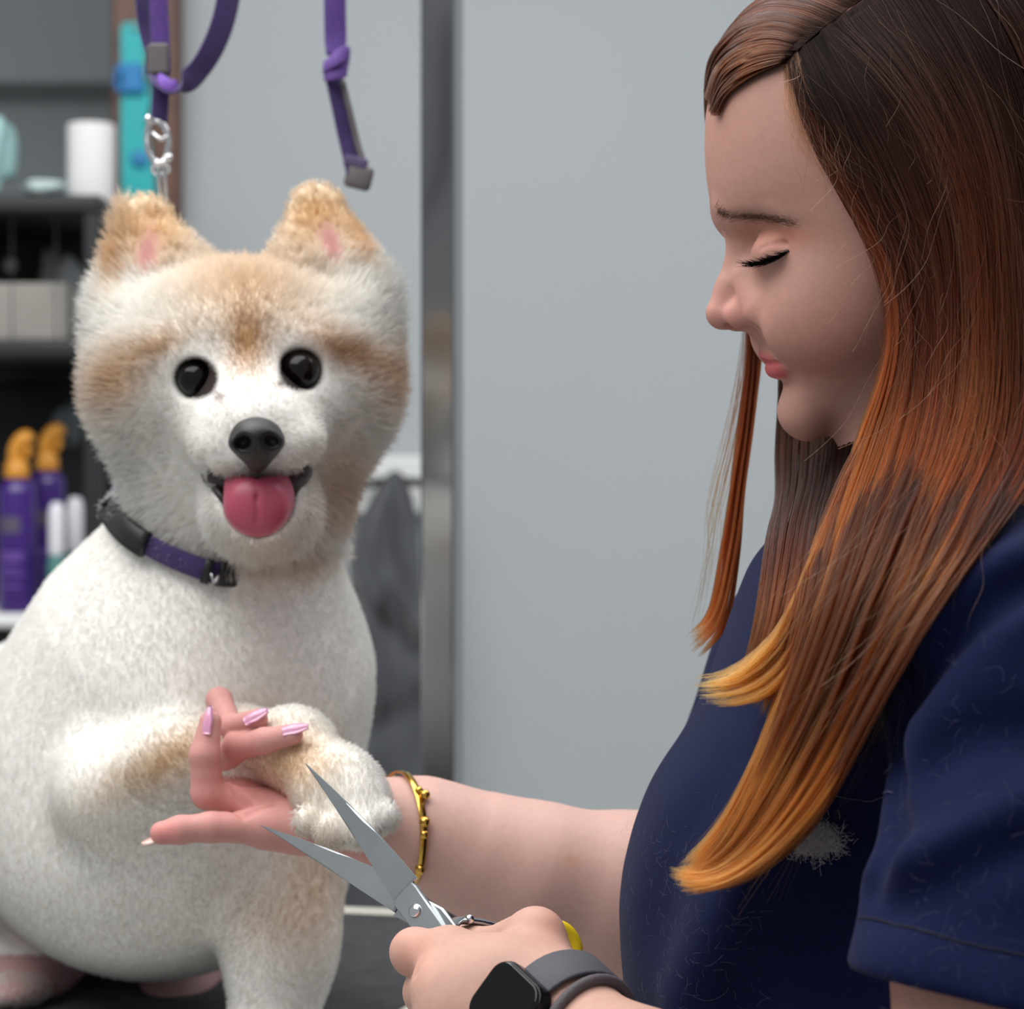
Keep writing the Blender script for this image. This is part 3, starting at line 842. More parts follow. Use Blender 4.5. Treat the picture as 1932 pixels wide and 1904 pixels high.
# fur
M_fur = fur_mat('white_and_tan_fur', .58)
def fur():
    r = np.random.default_rng(3)
    def dens(C, n):
        x, y = px_of(C)
        v = np.full(len(C), 520000.0)
        v = np.where(y < 1000, 560000, v)
        v = np.where((C[:, 1] < 1.46) & (y > 1250), 700000, v)
        v *= np.where(n[:, 1] > .35, .25, 1)
        v *= np.where((y > 1960) | (x < -120), .1, 1)
        v *= np.where(C[:, 1] > 1.80, .3, 1)
        return v
    p = sample(DV, DQ, dens, r)
    n = unit(grad(d, p.astype(np.float32), .0015)).astype(float)
    x, y = px_of(p); Y = p[:, 1]
    yc = np.interp(x, [200, 212, 226, 258, 305, 355, 405, 455, 520, 580, 640, 680], [880, 925, 965, 1000, 1031, 1055, 1073, 1083, 1085, 1065, 1030, 1000])
    head = (y < yc) & (y < 1085)
    L = np.full(len(p), .0034)
    # head: short on the face, long in the ruff and round the ears
    rad = np.hypot((x - 470) / 300.0, (y - 760) / 300.0)
    L = np.where(head, np.interp(rad, [0, .3, .55, .75, .9, 1.1], [.0028, .004, .006, .009, .011, .0115]), L)
    sl = np.clip((n[:, 1] + .75) / .75, 0, 1)          # silhouettes and sides longer
    L = np.where(head, L * (1 + .45 * sl * (rad > .55)), L)
    er = (y < 520) & ((np.abs(ev(earL, p)) < .004) | (np.abs(ev(earR, p)) < .004))
    L = np.where(er, .0055 + .004 * np.clip((y - 400) / 100, 0, 1), L)
    L = np.where(er & (np.hypot(x - 205, (y - 470) * .6) < 60), .013, L)
    paw = (Y < 1.46) & (y > 1330)
    L = np.where(paw, .0048, L)
    L = np.where(paw & (y > 1530), .0055, L)
    mo = np.where((Y < 1.5) & (ev(pads, p) > .002), ev(mouth, p), 1.0)
    L = np.where(mo < .016, np.minimum(L, np.where(y > 940, .003, .0022) + .6 * np.maximum(mo, 0)), L)
    for ex, ey, eY in EYES:
        q = np.hypot(x - ex, y - ey); L = np.where((q < 75) & (Y < 1.53), np.minimum(L, .0012 + .003 * np.clip((q - 42) / 33, 0, 1)), L)
    L *= r.uniform(.7, 1.1, len(p))
    # where no fur grows
    keep = np.ones(len(p), bool)
    for ex, ey, eY in EYES: keep &= ~((np.hypot((x - ex) / 37, (y - ey) / 36) < 1) & (Y < 1.53))
    keep &= ~((ev(mouth, p) < .0012) & (ev(pads, p) > .0008) & (Y < 1.5) & (y > 840) & (y < 1040))
    keep &= ~((np.hypot((x - 484) / 46, (y - 832) / 42) < 1) & (Y < 1.45))
    keep &= ~((ear_inner(p) > r.uniform(.35, .9, len(p))) & er & (n[:, 1] < 0))
    keep &= ~((y > 1800) & (Y > 1.70))
    p, n, x, y, Y, L, head, paw = (a[keep] for a in (p, n, x, y, Y, L, head, paw))
    away = p - DOGC; away[:, 1] *= .5
    flow = np.where(head[:, None], unit(away), np.array([-.05, -.05, -1.0]))
    flow = np.where((head & (y < 470))[:, None], unit(p - np.where(x[:, None] < 450, pt(285, 520, 1.55), pt(605, 500, 1.55))), flow)
    flow = np.where(paw[:, None], unit(pt(650, 1640, 1.33) - p), flow)
    t = flow - n * (flow * n).sum(1)[:, None]
    t = unit(t + r.normal(0, 1, p.shape) * np.where(head, .2, .14)[:, None])
    lift = np.where(head, .64, .52)[:, None] + r.normal(0, .08, (len(p), 1))
    # clumps give the coat its tufts
    q = np.floor(p / .007); hsh = np.sin(q @ np.array([12.9898, 78.233, 37.719])) * 43758.5453
    cl = np.stack([np.sin(hsh), np.sin(hsh * 1.7), np.sin(hsh * 2.3)], 1)
    dirn = unit(n * lift + t * (1 - lift) + np.where(head, .09, .0)[:, None] * cl)
    s = np.linspace(0, 1, 4)[None, :, None]
    P = p[:, None] - n[:, None] * .0004 + dirn[:, None] * L[:, None, None] * s + (t * .28 - n * .14)[:, None] * L[:, None, None] * s ** 2
    C = dog_colour(p) * r.uniform(.9, 1.06, (len(p), 1))
    C = np.clip(C * 1.06, 0, .95)
    nn = unit(n + .25 * dirn + np.array([0, 0, .18]) + r.normal(0, .05, n.shape))
    R = np.array([.00021, .0002, .00016, .00005])[None] * (1 + (L[:, None] > .009) * .1)
    ok = (ev(B, P[:, 3]) > .0004) & (ev(B, P[:, 1]) > .0004)        # the hand presses the coat flat
    P, R, C, nn = P[ok], R[ok], C[ok], nn[ok]
    curves('fur', P, R, C, M_fur, dog, nn)
    print('dog fur', len(p))

# nose with nostrils
nz = Sdf()
nz.pe(484, 824, 1.4155, 49, 37, .018, k=.004); nz.pe(485, 850, 1.4165, 38, 27, .014, k=.006)
nz.pe(452, 836, 1.411, 20, 17, .012, k=.004); nz.pe(516, 833, 1.411, 20, 17, .012, k=.004)
nz.pe(456, 836, 1.398, 17, 14, .010, 20, op='s', k=.003); nz.pe(513, 833, 1.398, 17, 14, .010, -20, op='s', k=.003)
nz.ridge(pts([(485, 838, 1.398), (486, 872, 1.404)]), -.0010, .0010)
nz.pe(486, 872, 1.4205, 17, 20, .010, k=.006)
V, Q = polygonize(nz, pt(410, 920, 1.37), pt(560, 770, 1.45), .0008)
mesh('nose', V, Q, mat('black_nose', S(24, 22, 25), .42, bump=(1400, .4, .0008)), dog)
# eyes
M_eye = mat('dark_eye', S(16, 11, 10), .06, spec=.3)
for ex, ey, eY in EYES:
    bm = bmesh.new(); bmesh.ops.create_uvsphere(bm, u_segments=32, v_segments=20, radius=37 * eY / F)
    bmesh.ops.translate(bm, verts=bm.verts, vec=Vector(pt(ex, ey, eY - .001)))
    from_bm('eye', bm, M_eye, dog, True)
# tongue
tg = Sdf()
tg.chain([(487, 905, 1.462, 46), (486, 940, 1.440, 52), (485, 958, 1.428, 52)], k=.01, ys=.45)
tg.pe(485, 952, 1.432, 54, 52, .012, k=.006)
tg.ridge(pts([(487, 890, 1.43), (485, 955, 1.418), (485, 985, 1.42)]), -.0016, .0018)
V, Q = polygonize(tg, pt(400, 1040, 1.38), pt(570, 860, 1.50), .0011)
mesh('tongue', V, Q, mat('pink_tongue', S(176, 74, 98), .35, sss=.12, bump=(900, .25, .0008)), dog)
# dark lining of the mouth
ml = Sdf().pe(486, 890, 1.460, 104, 48, .022).pe(486, 935, 1.460, 70, 80, .022, k=.01)
V, Q = polygonize(ml, pt(360, 1040, 1.38), pt(620, 780, 1.50), .0018)
mesh('mouth_lining', V, Q, mat('dark_mouth', S(44, 26, 28), .45), dog)
# dark lip line at the mouth corners
M_lip = mat('dark_lip', S(38, 30, 32), .4)
for L_ in ([(380, 888), (394, 908), (412, 928), (426, 950), (440, 982), (464, 1006), (488, 1013)], [(588, 880), (574, 902), (558, 922), (548, 946), (536, 980), (512, 1005), (488, 1013)]):
    P = []
    for a, b in L_:
        q = ray_hit(d, a, b, 1.38, 1.56); P.append(q + np.array([0, -.0012, 0]))
    P = smooth_path(np.array(P), 24)
    tube('lip', P, np.interp(np.linspace(0, 1, 24), [0, .15, .4, .65, 1], [.0012, .0030, .0024, .0015, .0012]), M_lip, dog, k=8)

# collar around the neck
def collar():
    c = tag(empty('dog_collar', pt(330, 1050, 1.52)), 'purple dog collar with black buckle around the white neck', 'collar')
    L = [(212, 930), (226, 968), (258, 1003), (305, 1034), (355, 1058), (405, 1076), (455, 1086), (520, 1088), (580, 1068), (630, 1030)]
    P = []
    for a, b in L:
        q = ray_hit(d, a, b, 1.40, 1.72).astype(np.float32)[None]
        for _ in range(4):
            g = unit(grad(d, q, .002)); q = q - g * (ev(d, q) - (.0055 if a < 410 else .002 if a < 450 else -.004))[:, None]
        P.append(q[0])
    P += [pt(645, 960, 1.64), pt(560, 900, 1.73), pt(420, 870, 1.76), pt(300, 880, 1.72), pt(250, 900, 1.66), pt(224, 912, 1.61)]
    P = smooth_path(np.array(P, float), 120, True)
    g = unit(grad(d, P.astype(np.float32), .003))
    T = np.roll(P, -1, 0) - np.roll(P, 1, 0)
    W = np.cross(T, g)
    ribbon('strap', P, W, .0135, .0025, M_purple_d, c, True)
    i0 = np.argmin(np.linalg.norm(P - P[0], axis=1))
    def seg(name, a, b, wd, th, m, off):
        idx = np.arange(a, b); Q = P[idx] + g[idx] * off
        ribbon(name, Q, W[idx], wd, th, m, c)
    seg('buckle', 6, 22, .0165, .006, M_black, .003)
    seg('slider', 35, 38, .0155, .005, M_black, .002)
    seg('slider', 39, 46, .0155, .005, M_black, .002)
    tube('ring', smooth_path(np.array([P[37] + g[37] * .004, P[38] + g[38] * .006 - [0, 0, .005], P[39] + g[39] * .004]), 8), .001, M_chrome, c, k=8)
collar()

# ------------------------------------------------------------------ the woman
HY = 1.30                                   # middle plane of her head
th = math.radians(15); CT, ST = math.cos(th), math.sin(th)
HO = pt(1600, 480, HY)
def hfu(P):
    dx = P[:, 0] - HO[0]; dz = P[:, 2] - HO[2]
    return -dx * CT - dz * ST, np.abs(P[:, 1] - HY), -dx * ST + dz * CT
def far(p):
    p = np.array(p, float); p[1] = 2 * HY - p[1]; return p
prof = smooth_path(pts([(a, b, HY) for a, b in (
    (1400, 80), (1362, 135), (1347, 190), (1343, 260), (1345, 330), (1354, 392), (1380, 440), (1400, 500), (1412, 560), (1422, 625),
    (1433, 655), (1453, 690), (1479, 726), (1477, 768), (1484, 800), (1506, 826))]), 90)
pf, _, pu = hfu(prof)
o_ = np.argsort(pu); pu, pf = pu[o_], pf[o_]
C0 = float(hfu(pt(1655, 500, HY)[None])[0][0])
wu = np.array([float(hfu(pt(1400, b, HY)[None])[2][0]) for b in (100, 190, 260, 330, 400, 480, 560, 620, 690, 750, 800, 835)])
ww = np.array([.050, .058, .063, .0655, .0655, .0645, .0655, .062, .053, .045, .037, .030])
o_ = np.argsort(wu); wu, ww = wu[o_], ww[o_]
wq = np.linspace(wu[0], wu[-1], 200); ww = np.convolve(np.pad(np.interp(wq, wu, ww), 18, 'edge'), np.ones(37) / 37, 'valid'); wu = wq
def face_loft(P):
    f, s, u = hfu(P)
    Fu = np.interp(u, pu, pf); W = np.interp(u, wu, ww)
    a = np.where(f > C0, Fu - C0, .075)
    n = np.interp(u, [-.09, -.05, 0.0, .05], [1.75, 1.75, 2.0, 2.2])
    q = ((np.abs(f - C0) / np.maximum(a, .01)) ** n + (s / W) ** n) ** (1 / n)
    v = (q - 1) * np.minimum(a, W) * .92
    top = u - pu.max() + .004
    # under side of the jaw
    A = hfu(pt(1512, 832, HY)[None]); B = hfu(pt(1680, 772, HY)[None])
    tx, ty = float(B[0][0] - A[0][0]), float(B[2][0] - A[2][0]); ln = math.hypot(tx, ty)
    jaw = ((f - float(A[0][0])) * ty - (u - float(A[2][0])) * tx) / ln
    R_ = hfu(pt(1540, 640, HY)[None])
    if ((float(R_[0][0]) - float(A[0][0])) * ty - (float(R_[2][0]) - float(A[2][0])) * tx) > 0: jaw = -jaw
    v = -smin(-v, -jaw, .022)
    return -smin(-v, -top, .03)
B = Sdf()
B.add(face_loft, pt(1560, 470, HY), .17, k=.01)
hx = np.array([[-CT, 0, -ST], [0, 1, 0], [-ST, 0, CT]]).T          # columns: forward, side, up
B.ell(pt(1684, 275, HY), (.0925, .0715, .098), hx, k=.018)
# cheek, with the smile pushing it up
for w_ in (0, 1):
    m_ = far if w_ else (lambda p: np.array(p, float))
    B.ell(m_(pt(1556, 592, HY - .040)), (.028, .018, .026), hx, k=.022)
    B.ell(m_(pt(1506, 624, HY - .031)), (.012, .010, .012), hx, k=.014)
    # brow bone
    B.rc(m_(pt(1386, 400, HY - .010)), m_(pt(1476, 408, HY - .040)), .0072, .006, k=.010)
    # eye socket, lid and lower lid
    B.ell(m_(pt(1428, 456, HY - .034)), (.011, .015, .0070), hx, op='s', k=.014)
    B.ell(m_(pt(1464, 476, HY - .0300)), (.0125, .0135, .0115), hx, k=.0085)
    B.ridge([m_(pt(1432, 468, HY - .040)), m_(pt(1452, 459, HY - .044)), m_(pt(1478, 458, HY - .046)), m_(pt(1502, 466, HY - .047))], -.0012, .0014)
    B.rc(m_(pt(1402, 530, HY - .010)), m_(pt(1428, 584, HY - .0205)), .0055, .0065, k=.012)
    # wing of the nose
    B.ell(m_(pt(1399, 592, HY - .0105)), (.0085, .0062, .0078), hx, k=.005)
# nose
B.rc(pt(1402, 440, HY), pt(1378, 545, HY), .0060, .0068, k=.007)
B.rc(pt(1376, 545, HY), pt(1360, 590, HY), .0068, .0080, k=.006)
B.rc(pt(1366, 598, HY), pt(1424, 612, HY), .0048, .0048, k=.006)
for w_ in (0, 1):
    m_ = far if w_ else (lambda p: np.array(p, float))
    B.ell(m_(pt(1389, 615, HY - .0062)), (.0062, .0030, .0032), hx, op='s', k=.002)
    # crease round the wing and down to the mouth corner
    B.ridge([m_(pt(1426, 606, HY - .021)), m_(pt(1450, 640, HY - .027)), m_(pt(1496, 664, HY - .034))], -.0015, .0032)
# lips
LIPU = [pt(1446, 669, HY), pt(1462, 673, HY - .010), pt(1502, 681, HY - .0215)]
LIPL = [pt(1462, 695, HY), pt(1473, 694, HY - .009), pt(1502, 684, HY - .0205)]
lips = Sdf()
for LL, R3 in ((LIPU, (.0034, .0032, .0012)), (LIPL, (.0048, .0045, .0014))):
    for w_ in (0, 1):
        P3 = [far(p) for p in LL] if w_ else LL
        for i in (0, 1): lips.rc(P3[i], P3[i + 1], R3[i], R3[i + 1], k=.0015)
B.group(lips, 'u', .0035)
for w_ in (0, 1):
    P3 = [pt(1440, 681, HY), pt(1460, 682, HY - .010), pt(1490, 682, HY - .020), pt(1512, 679, HY - .026)]
    if w_: P3 = [far(p) for p in P3]
    B.ridge(P3, -.0020, .0014)
B.ell(pt(1520, 786, HY), (.010, .014, .012), hx, k=.012)
HEAD = Sdf(); HEAD.items = list(B.items)
# neck and trunk (under the shirt)
B.rc(pt(1765, 780, HY + .005), pt(1800, 1080, HY), .051, .062, k=.014)
B.rc(pt(1790, 1080, HY), pt(1780, 1330, HY), .055, .085, k=.02)
B.rc(pt(1780, 1330, HY), pt(1640, 1950, HY), .085, .10, k=.03)
# far arm reaching to the paw
B.chain([(1740, 1180, 1.42, 150), (1560, 1240, 1.46, 150), (1330, 1735, 1.455, 148), (1190, 1692, 1.437, 147), (1000, 1648, 1.425, 124), (880, 1604, 1.418, 100), (795, 1562, 1.412, 80), (735, 1556, 1.412, 66)], k=.02)
# near arm to the scissors
B.chain([(1760, 1180, 1.22, 170), (1900, 1240, 1.135, 160), (1880, 1780, 1.055, 165), (1780, 2500, .98, 180)], k=.03)
B.chain([(1780, 2500, .98, 180), (1230, 2085, 1.11, 140), (1052, 1915, 1.172, 98)], k=.03)
# right hand under the paw
hr = Sdf()
for q in ((500, 1562, 1.388, 36), (478, 1528, 1.408, 38), (478, 1494, 1.432, 38), (500, 1472, 1.455, 36)):
    hr.rc(pt(745, 1556, 1.412), pt(*q[:3]), 60 * 1.412 / F, q[3] * q[2] / F, k=.012)
hr.pe(590, 1565, 1.395, 90, 42, .014, 2, k=.012)
fr_ = Sdf()
def finger(g, L, k=.0015):
    s_ = Sdf(); s_.chain(L, k=.003); g.group(s_, 'u', k)
finger(fr_, [(500, 1560, 1.388, 34), (398, 1561, 1.378, 28), (340, 1566, 1.375, 26), (305, 1572, 1.374, 22)])      # little finger, straight
finger(fr_, [(470, 1528, 1.408, 36), (392, 1496, 1.396, 31), (386, 1425, 1.393, 28), (397, 1362, 1.396, 21)])      # ring finger, up
finger(fr_, [(470, 1492, 1.432, 36), (420, 1440, 1.440, 30), (448, 1408, 1.410, 27), (500, 1398, 1.391, 24), (552, 1386, 1.383, 20)])      # middle finger over the leg
finger(fr_, [(490, 1470, 1.455, 36), (418, 1380, 1.468, 28), (414, 1322, 1.440, 24), (436, 1372, 1.418, 22), (486, 1357, 1.402, 20)])   # index finger
finger(fr_, [(680, 1530, 1.440, 50), (600, 1470, 1.462, 34), (545, 1440, 1.468, 28), (500, 1425, 1.466, 22)])      # thumb behind the leg
hr.group(fr_, 'u', .007)
hr.ridge(pts([(425, 1531, 1.386), (460, 1540, 1.378), (520, 1520, 1.39)]), -.0018, .0022)
hr.ridge(pts([(430, 1470, 1.40), (455, 1500, 1.395), (470, 1520, 1.395)]), -.0018, .002)
B.group(hr, 'u', .012)
# left hand closed on the scissors
hl = Sdf()
for q in ((848, 1806, 1.196, 54), (838, 1862, 1.180, 56), (846, 1918, 1.172, 56), (870, 1975, 1.17, 54)):
    hl.rc(pt(1050, 1912, 1.175), pt(*q[:3]), 84 * 1.175 / F, q[3] * q[2] / F, k=.014)
hl.pe(950, 1835, 1.186, 110, 70, .020, 12, k=.012)
fl_ = Sdf()
finger(fl_, [(848, 1806, 1.200, 52), (782, 1797, 1.214, 45), (800, 1800, 1.252, 36), (850, 1800, 1.262, 30)], .001)
finger(fl_, [(838, 1868, 1.184, 54), (808, 1872, 1.214, 46), (830, 1850, 1.252, 36), (870, 1840, 1.26, 30)], .001)
finger(fl_, [(846, 1925, 1.176, 54), (820, 1930, 1.206, 46), (840, 1900, 1.25, 36), (880, 1890, 1.26, 30)], .001)
finger(fl_, [(870, 1980, 1.174, 50), (845, 1985, 1.20, 40), (860, 1960, 1.235, 32), (890, 1950, 1.245, 26)], .001)
finger(fl_, [(1040, 1880, 1.190, 72), (1010, 1770, 1.206, 57), (930, 1792, 1.236, 42), (868, 1778, 1.252, 34)], .006)
hl.group(fl_, 'u', .008)
hl.ridge(pts([(792, 1775, 1.185), (786, 1800, 1.18), (783, 1838, 1.178)]), -.0014, .0022)
B.group(hl, 'u', .012)
body_sdf = B
BV, BQ = polygonize(B, (-.22, .92, .90), (.40, 1.56, 1.62), .0022)
# finer face and hands
cx_, cy_ = px_of(BV[BQ].mean(1)); cY = BV[BQ].mean(1)[:, 1]
BV, BQ = refine(B, BV, BQ, ((cx_ > 1300) & (cx_ < 1620) & (cy_ > 120) & (cy_ < 900)) | ((cx_ < 620) & (cy_ > 1280)), .0022)
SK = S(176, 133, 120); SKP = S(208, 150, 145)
def skin_colour(P):
    x, y = px_of(P); Y = P[:, 1]; c = np.repeat(SK[None], len(P), 0)
    def mix(k, colr):
        nonlocal c
        k = np.clip(k, 0, 1)[:, None]; c = c * (1 - k) + colr * k
    face = (x > 1250) & (y < 900) & (Y < 1.42)
    mix(.35 * blob(x, y, 1560, 640, 110, 80) * face, S(206, 142, 128))
    mix(.45 * blob(x, y, 1375, 590, 50, 45) * face, S(214, 146, 138))
    mix(.75 * blob(x, y, 1475, 440, 62, 20, 6) * face, S(176, 112, 88))       # eye shadow
    mix(.5 * blob(x, y, 1450, 462, 45, 14, -8) * face, S(190, 126, 112))
    mix(.75 * blob(x, y, 1405, 404, 62, 12, 4) * face, S(120, 92, 78))         # brow tint
    mix(.45 * blob(x, y, 1490, 414, 40, 9, 6) * face, S(130, 100, 86))
    l = ev(lips, P); f_, s_, u_ = hfu(P)
    mix(np.clip((.0016 - l) / .0016, 0, 1) * face * 1.0, S(196, 96, 100))
    scalp = face & (ev(body_sdf, P) < 1) & (((y < 165) & (x > 1345)) | (x > 1600 + .0 * y) & (y < 760))
    sc1 = 1 / (1 + np.exp((y - np.interp(x, [1330, 1400, 1485, 1510], [205, 168, 124, 100])) / 5)) * (x < 1512)
    sc2 = 1 / (1 + np.exp(-(x - 10 - np.interp(y, [60, 118, 190, 290, 395, 490, 600, 700, 800], [1510, 1500, 1512, 1550, 1616, 1670, 1696, 1684, 1650])) / 5)) * (y < 800)
    part = np.exp(-(seg_dist(np.stack([x, y, 0 * x], 1).astype(np.float32), np.array([1490., 112, 0]), np.array([1640., -12, 0]))[0] / 9) ** 2)
    mix(np.maximum(sc1, sc2) * face * (1 - .8 * part), S(58, 38, 32))             # scalp under the hair
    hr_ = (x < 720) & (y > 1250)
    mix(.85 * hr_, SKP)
    mix(.6 * blob(x, y, 440, 1470, 60, 70) * hr_, S(212, 134, 128))
    mix(.5 * blob(x, y, 310, 1570, 30, 30) * hr_, S(224, 132, 128))
    mix(.5 * ((y > 1650) & (x < 1250) & (Y < 1.30)), S(212, 172, 156))  # scissor hand lighter than the face: stronger light put into the skin colour
    kn = (y > 1650) & (x > 700) & (x < 1120) & (Y < 1.30)
    mix(.35 * blob(x, y, 780, 1800, 50, 50) * kn + .3 * blob(x, y, 1040, 1740, 40, 40) * kn, S(226, 160, 142))
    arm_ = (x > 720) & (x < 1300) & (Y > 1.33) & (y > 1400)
    mix(.6 * arm_, S(222, 184, 174))  # far forearm lightened too, its light painted into the skin tone
    mix(.6 * blob(x, y, 1078, 1626, 16, 12) * arm_, S(206, 150, 120))
    return c
woman = empty('person', pt(1640, 1900, HY)); tag(woman, 'woman in navy short-sleeved shirt with long auburn hair, holding the paw and scissors', 'person')
M_skin = mat('skin', (.8, .6, .5), .56, vcol=True, sss=.12, noise=(240, .035), bump=(700, .12, .0008), spec=.3)
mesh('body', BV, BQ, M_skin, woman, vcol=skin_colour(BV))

# finger nails
M_nail = mat('pink_nail_polish', S(222, 158, 190), .18, coat=.8)
M_nail2 = mat('bare_nail', S(238, 206, 196), .3, coat=.3)
def nail(c, ldir, ndir, ln, wd, m):
    c = np.asarray(c, float); l = unit(ldir); n = unit(np.asarray(ndir, float) - l * np.dot(unit(ndir), l)); n = unit(n - l * (n @ l)); s_ = np.cross(l, n)
    A, K = 12, 9; V = []
    for i in range(A):
        t = i / (A - 1); w_ = wd * (.78 + .3 * t - 1.0 * max(0, t - .45) ** 1.5 * 1.75); w_ = max(w_, wd * .16)
        for j in range(K):
            q = -1 + 2 * j / (K - 1)
            V.append(c + l * ln * (t - .5) + s_ * w_ * .5 * q + n * (.0011 - .30 * w_ * q * q - .0012 * (t - .4) ** 2 * 4))
    V = np.array(V); V2 = V - n * .0010; nv = len(V)
    Fs = []
    for i in range(A - 1):
        for j in range(K - 1):
            a = i * K + j; Fs.append((a, a + 1, a + K + 1, a + K)); Fs.append((nv + a, nv + a + K, nv + a + K + 1, nv + a + 1))
    ring = [i * K for i in range(A)] + [(A - 1) * K + j for j in range(1, K)] + [i * K + K - 1 for i in range(A - 2, -1, -1)] + [j for j in range(K - 2, 0, -1)]
    for a, b in zip(ring, ring[1:] + ring[:1]): Fs.append((a, nv + a, nv + b, b))
    return mesh('fingernail', np.vstack([V, V2]), Fs, m, woman)
nail(pt(388, 1358, 1.390), pt(391, 1326, 1.396) - pt(384, 1382, 1.392), (-.75, -.62, .1), .0165, .0086, M_nail)
nail(pt(481, 1347, 1.3965), pt(507, 1334, 1.398) - pt(460, 1358, 1.400), (-.2, -.62, .75), .0150, .0088, M_nail)
nail(pt(556, 1371, 1.3785), pt(582, 1366, 1.378) - pt(535, 1376, 1.380), (-.1, -.62, .78), .0150, .0088, M_nail)
nail(pt(286, 1591, 1.3745), pt(276, 1598, 1.374) - pt(300, 1588, 1.376), (-.35, .1, -.9), .0105, .0076, M_nail2)

# ------------------------------------------------------------------ shirt
M_shirt = mat('navy_cotton', S(11, 20, 56), .9, noise=(300, .12), bump=(1500, .35, .0006), sheen=.03, spec=.15)
sp = np.array([(900, 1640, 1850, .055), (960, 1530, 1900, .075), (1000, 1472, 1960, .115), (1060, 1424, 2010, .150), (1120, 1400, 2050, .165), (1200, 1372, 2080, .170), (1320, 1330, 2090, .170), (1400, 1287, 2090, .168), (1450, 1250, 2090, .166),
               (1500, 1222, 2090, .165), (1570, 1196, 2085, .163), (1650, 1176, 2080, .160), (1720, 1169, 2075, .158), (1800, 1172, 2070, .156), (1904, 1181, 2070, .156), (2150, 1190, 2070, .158)], float)
sz = CZ - (sp[:, 0] - 952) / F * HY; sx0 = (sp[:, 1] - 966) / F * HY; sx1 = (sp[:, 2] - 966) / F * HY
o_ = np.argsort(sz); zz = np.linspace(sz.min(), sz.max(), 120)
def sm(v):
    a = np.interp(zz, sz[o_], v[o_]); k = np.ones(5) / 5
    return np.convolve(np.pad(a, 2, 'edge'), k, 'valid')
t0, t1, t2 = sm(sx0), sm(sx1), sm(sp[:, 3])
def trunk(P):
    z = P[:, 2]; a0 = np.interp(z, zz, t0); a1 = np.interp(z, zz, t1); W = np.interp(z, zz, t2)
    cx = (a0 + a1) / 2; a = (a1 - a0) / 2; n = 2.3
    q = ((np.abs(P[:, 0] - cx) / a) ** n + (np.abs(P[:, 1] - HY) / W) ** n) ** (1 / n)
    v = (q - 1) * np.minimum(a, W) * .9
    return np.maximum(v, z - zz.max())
sh = Sdf()
sh.add(trunk, pt(1640, 1500, HY), .5, k=.01)
slv = Sdf()
slv.chain([(1800, 1140, 1.19, 225), (1900, 1230, 1.125, 222), (1905, 1600, 1.075, 212), (1905, 1840, 1.048, 222), (1900, 2000, 1.03, 225)], k=.03)
slv.chain([(1752, 1690, 1.05, 88), (1736, 1850, 1.035, 90), (1730, 1960, 1.03, 90)], k=.03)
ha, hb_ = pt(1632, 1838, 1.03), pt(1932, 1902, 1.03)
hn = np.cross(hb_ - ha, np.array([0.1, 1, -.12])); hn = unit(hn); hn = hn if hn[2] < 0 else -hn
slv.add(lambda P: (P - ha.astype(np.float32)) @ hn.astype(np.float32), ha, 9, 'i', .004)
sh.group(slv, 'u', .012)
sh.chain([(1740, 1180, 1.42, 190), (1560, 1260, 1.46, 190), (1440, 1500, 1.46, 185)], k=.03)     # far sleeve
def fold(L, amp, wid):
    P = smooth_path(np.array([ray_hit(sh, a, b, .90, 1.5) for a, b in L]), 3 * len(L)); FOLDS.append((P, amp, wid))
FOLDS = []
fold([(1990, 1500), (1932, 1532), (1840, 1572), (1740, 1622), (1640, 1668)], 0.0101, .011)
fold([(1960, 1570), (1860, 1610), (1760, 1660), (1690, 1690)], -0.0081, .011)
fold([(1960, 1170), (1880, 1225), (1790, 1320), (1730, 1410), (1700, 1500)], 0.0081, .012)
fold([(1960, 1090), (1880, 1135), (1790, 1215), (1735, 1300)], -0.0101, .010)
fold([(1960, 1040), (1860, 1085), (1770, 1165), (1722, 1260)], 0.0081, .009)
fold([(1960, 1380), (1890, 1385), (1820, 1400), (1760, 1440)], -0.0068, .015)
fold([(1960, 1300), (1880, 1310), (1800, 1350)], 0.0054, .014)
fold([(1705, 1270), (1692, 1380), (1690, 1500), (1672, 1600), (1640, 1670)], -0.0149, .009)
fold([(1960, 1770), (1850, 1745), (1740, 1720), (1660, 1700)], -0.0054, .016)
fold([(1560, 1540), (1500, 1650), (1440, 1780), (1400, 1900)], -0.0108, .022)
fold([(1470, 1560), (1420, 1690), (1350, 1800), (1300, 1900)], 0.0081, .022)
fold([(1600, 1600), (1580, 1750), (1560, 1900)], -0.0081, .03)
fold([(1340, 1520), (1280, 1600), (1240, 1720)], -0.0054, .025)
fold([(1635, 1733), (1720, 1752), (1820, 1780), (1932, 1806), (1990, 1820)], -.0011, .0011)
fold([(1550, 1490), (1610, 1505), (1680, 1500)], -.0012, .0013)
for f_ in FOLDS: sh.ridge(*f_)
V, Q = polygonize(sh, (.02, .90, .93), (.40, 1.58, 1.33), .0032)
mesh('shirt', V, Q, M_shirt, woman)
shirt_sdf = sh
def seam(name, L, r_, m):
    P = smooth_path(np.array([ray_hit(sh, a, b, .90, 1.5) for a, b in L]), 60)
    P = push_out(sh, P, .0001); tube(name, P, r_, m, woman, k=6)
M_thread = mat('dark_navy_thread', S(6, 10, 30), .9)
seam('hem_seam', [(1622, 1733), (1700, 1748), (1780, 1770), (1860, 1790), (1932, 1806), (1960, 1812)], .0006, M_thread)
seam('pocket_seam', [(1552, 1494), (1585, 1503), (1620, 1507), (1660, 1505), (1690, 1500)], .0004, mat('grey_thread', S(60, 66, 96), .9))

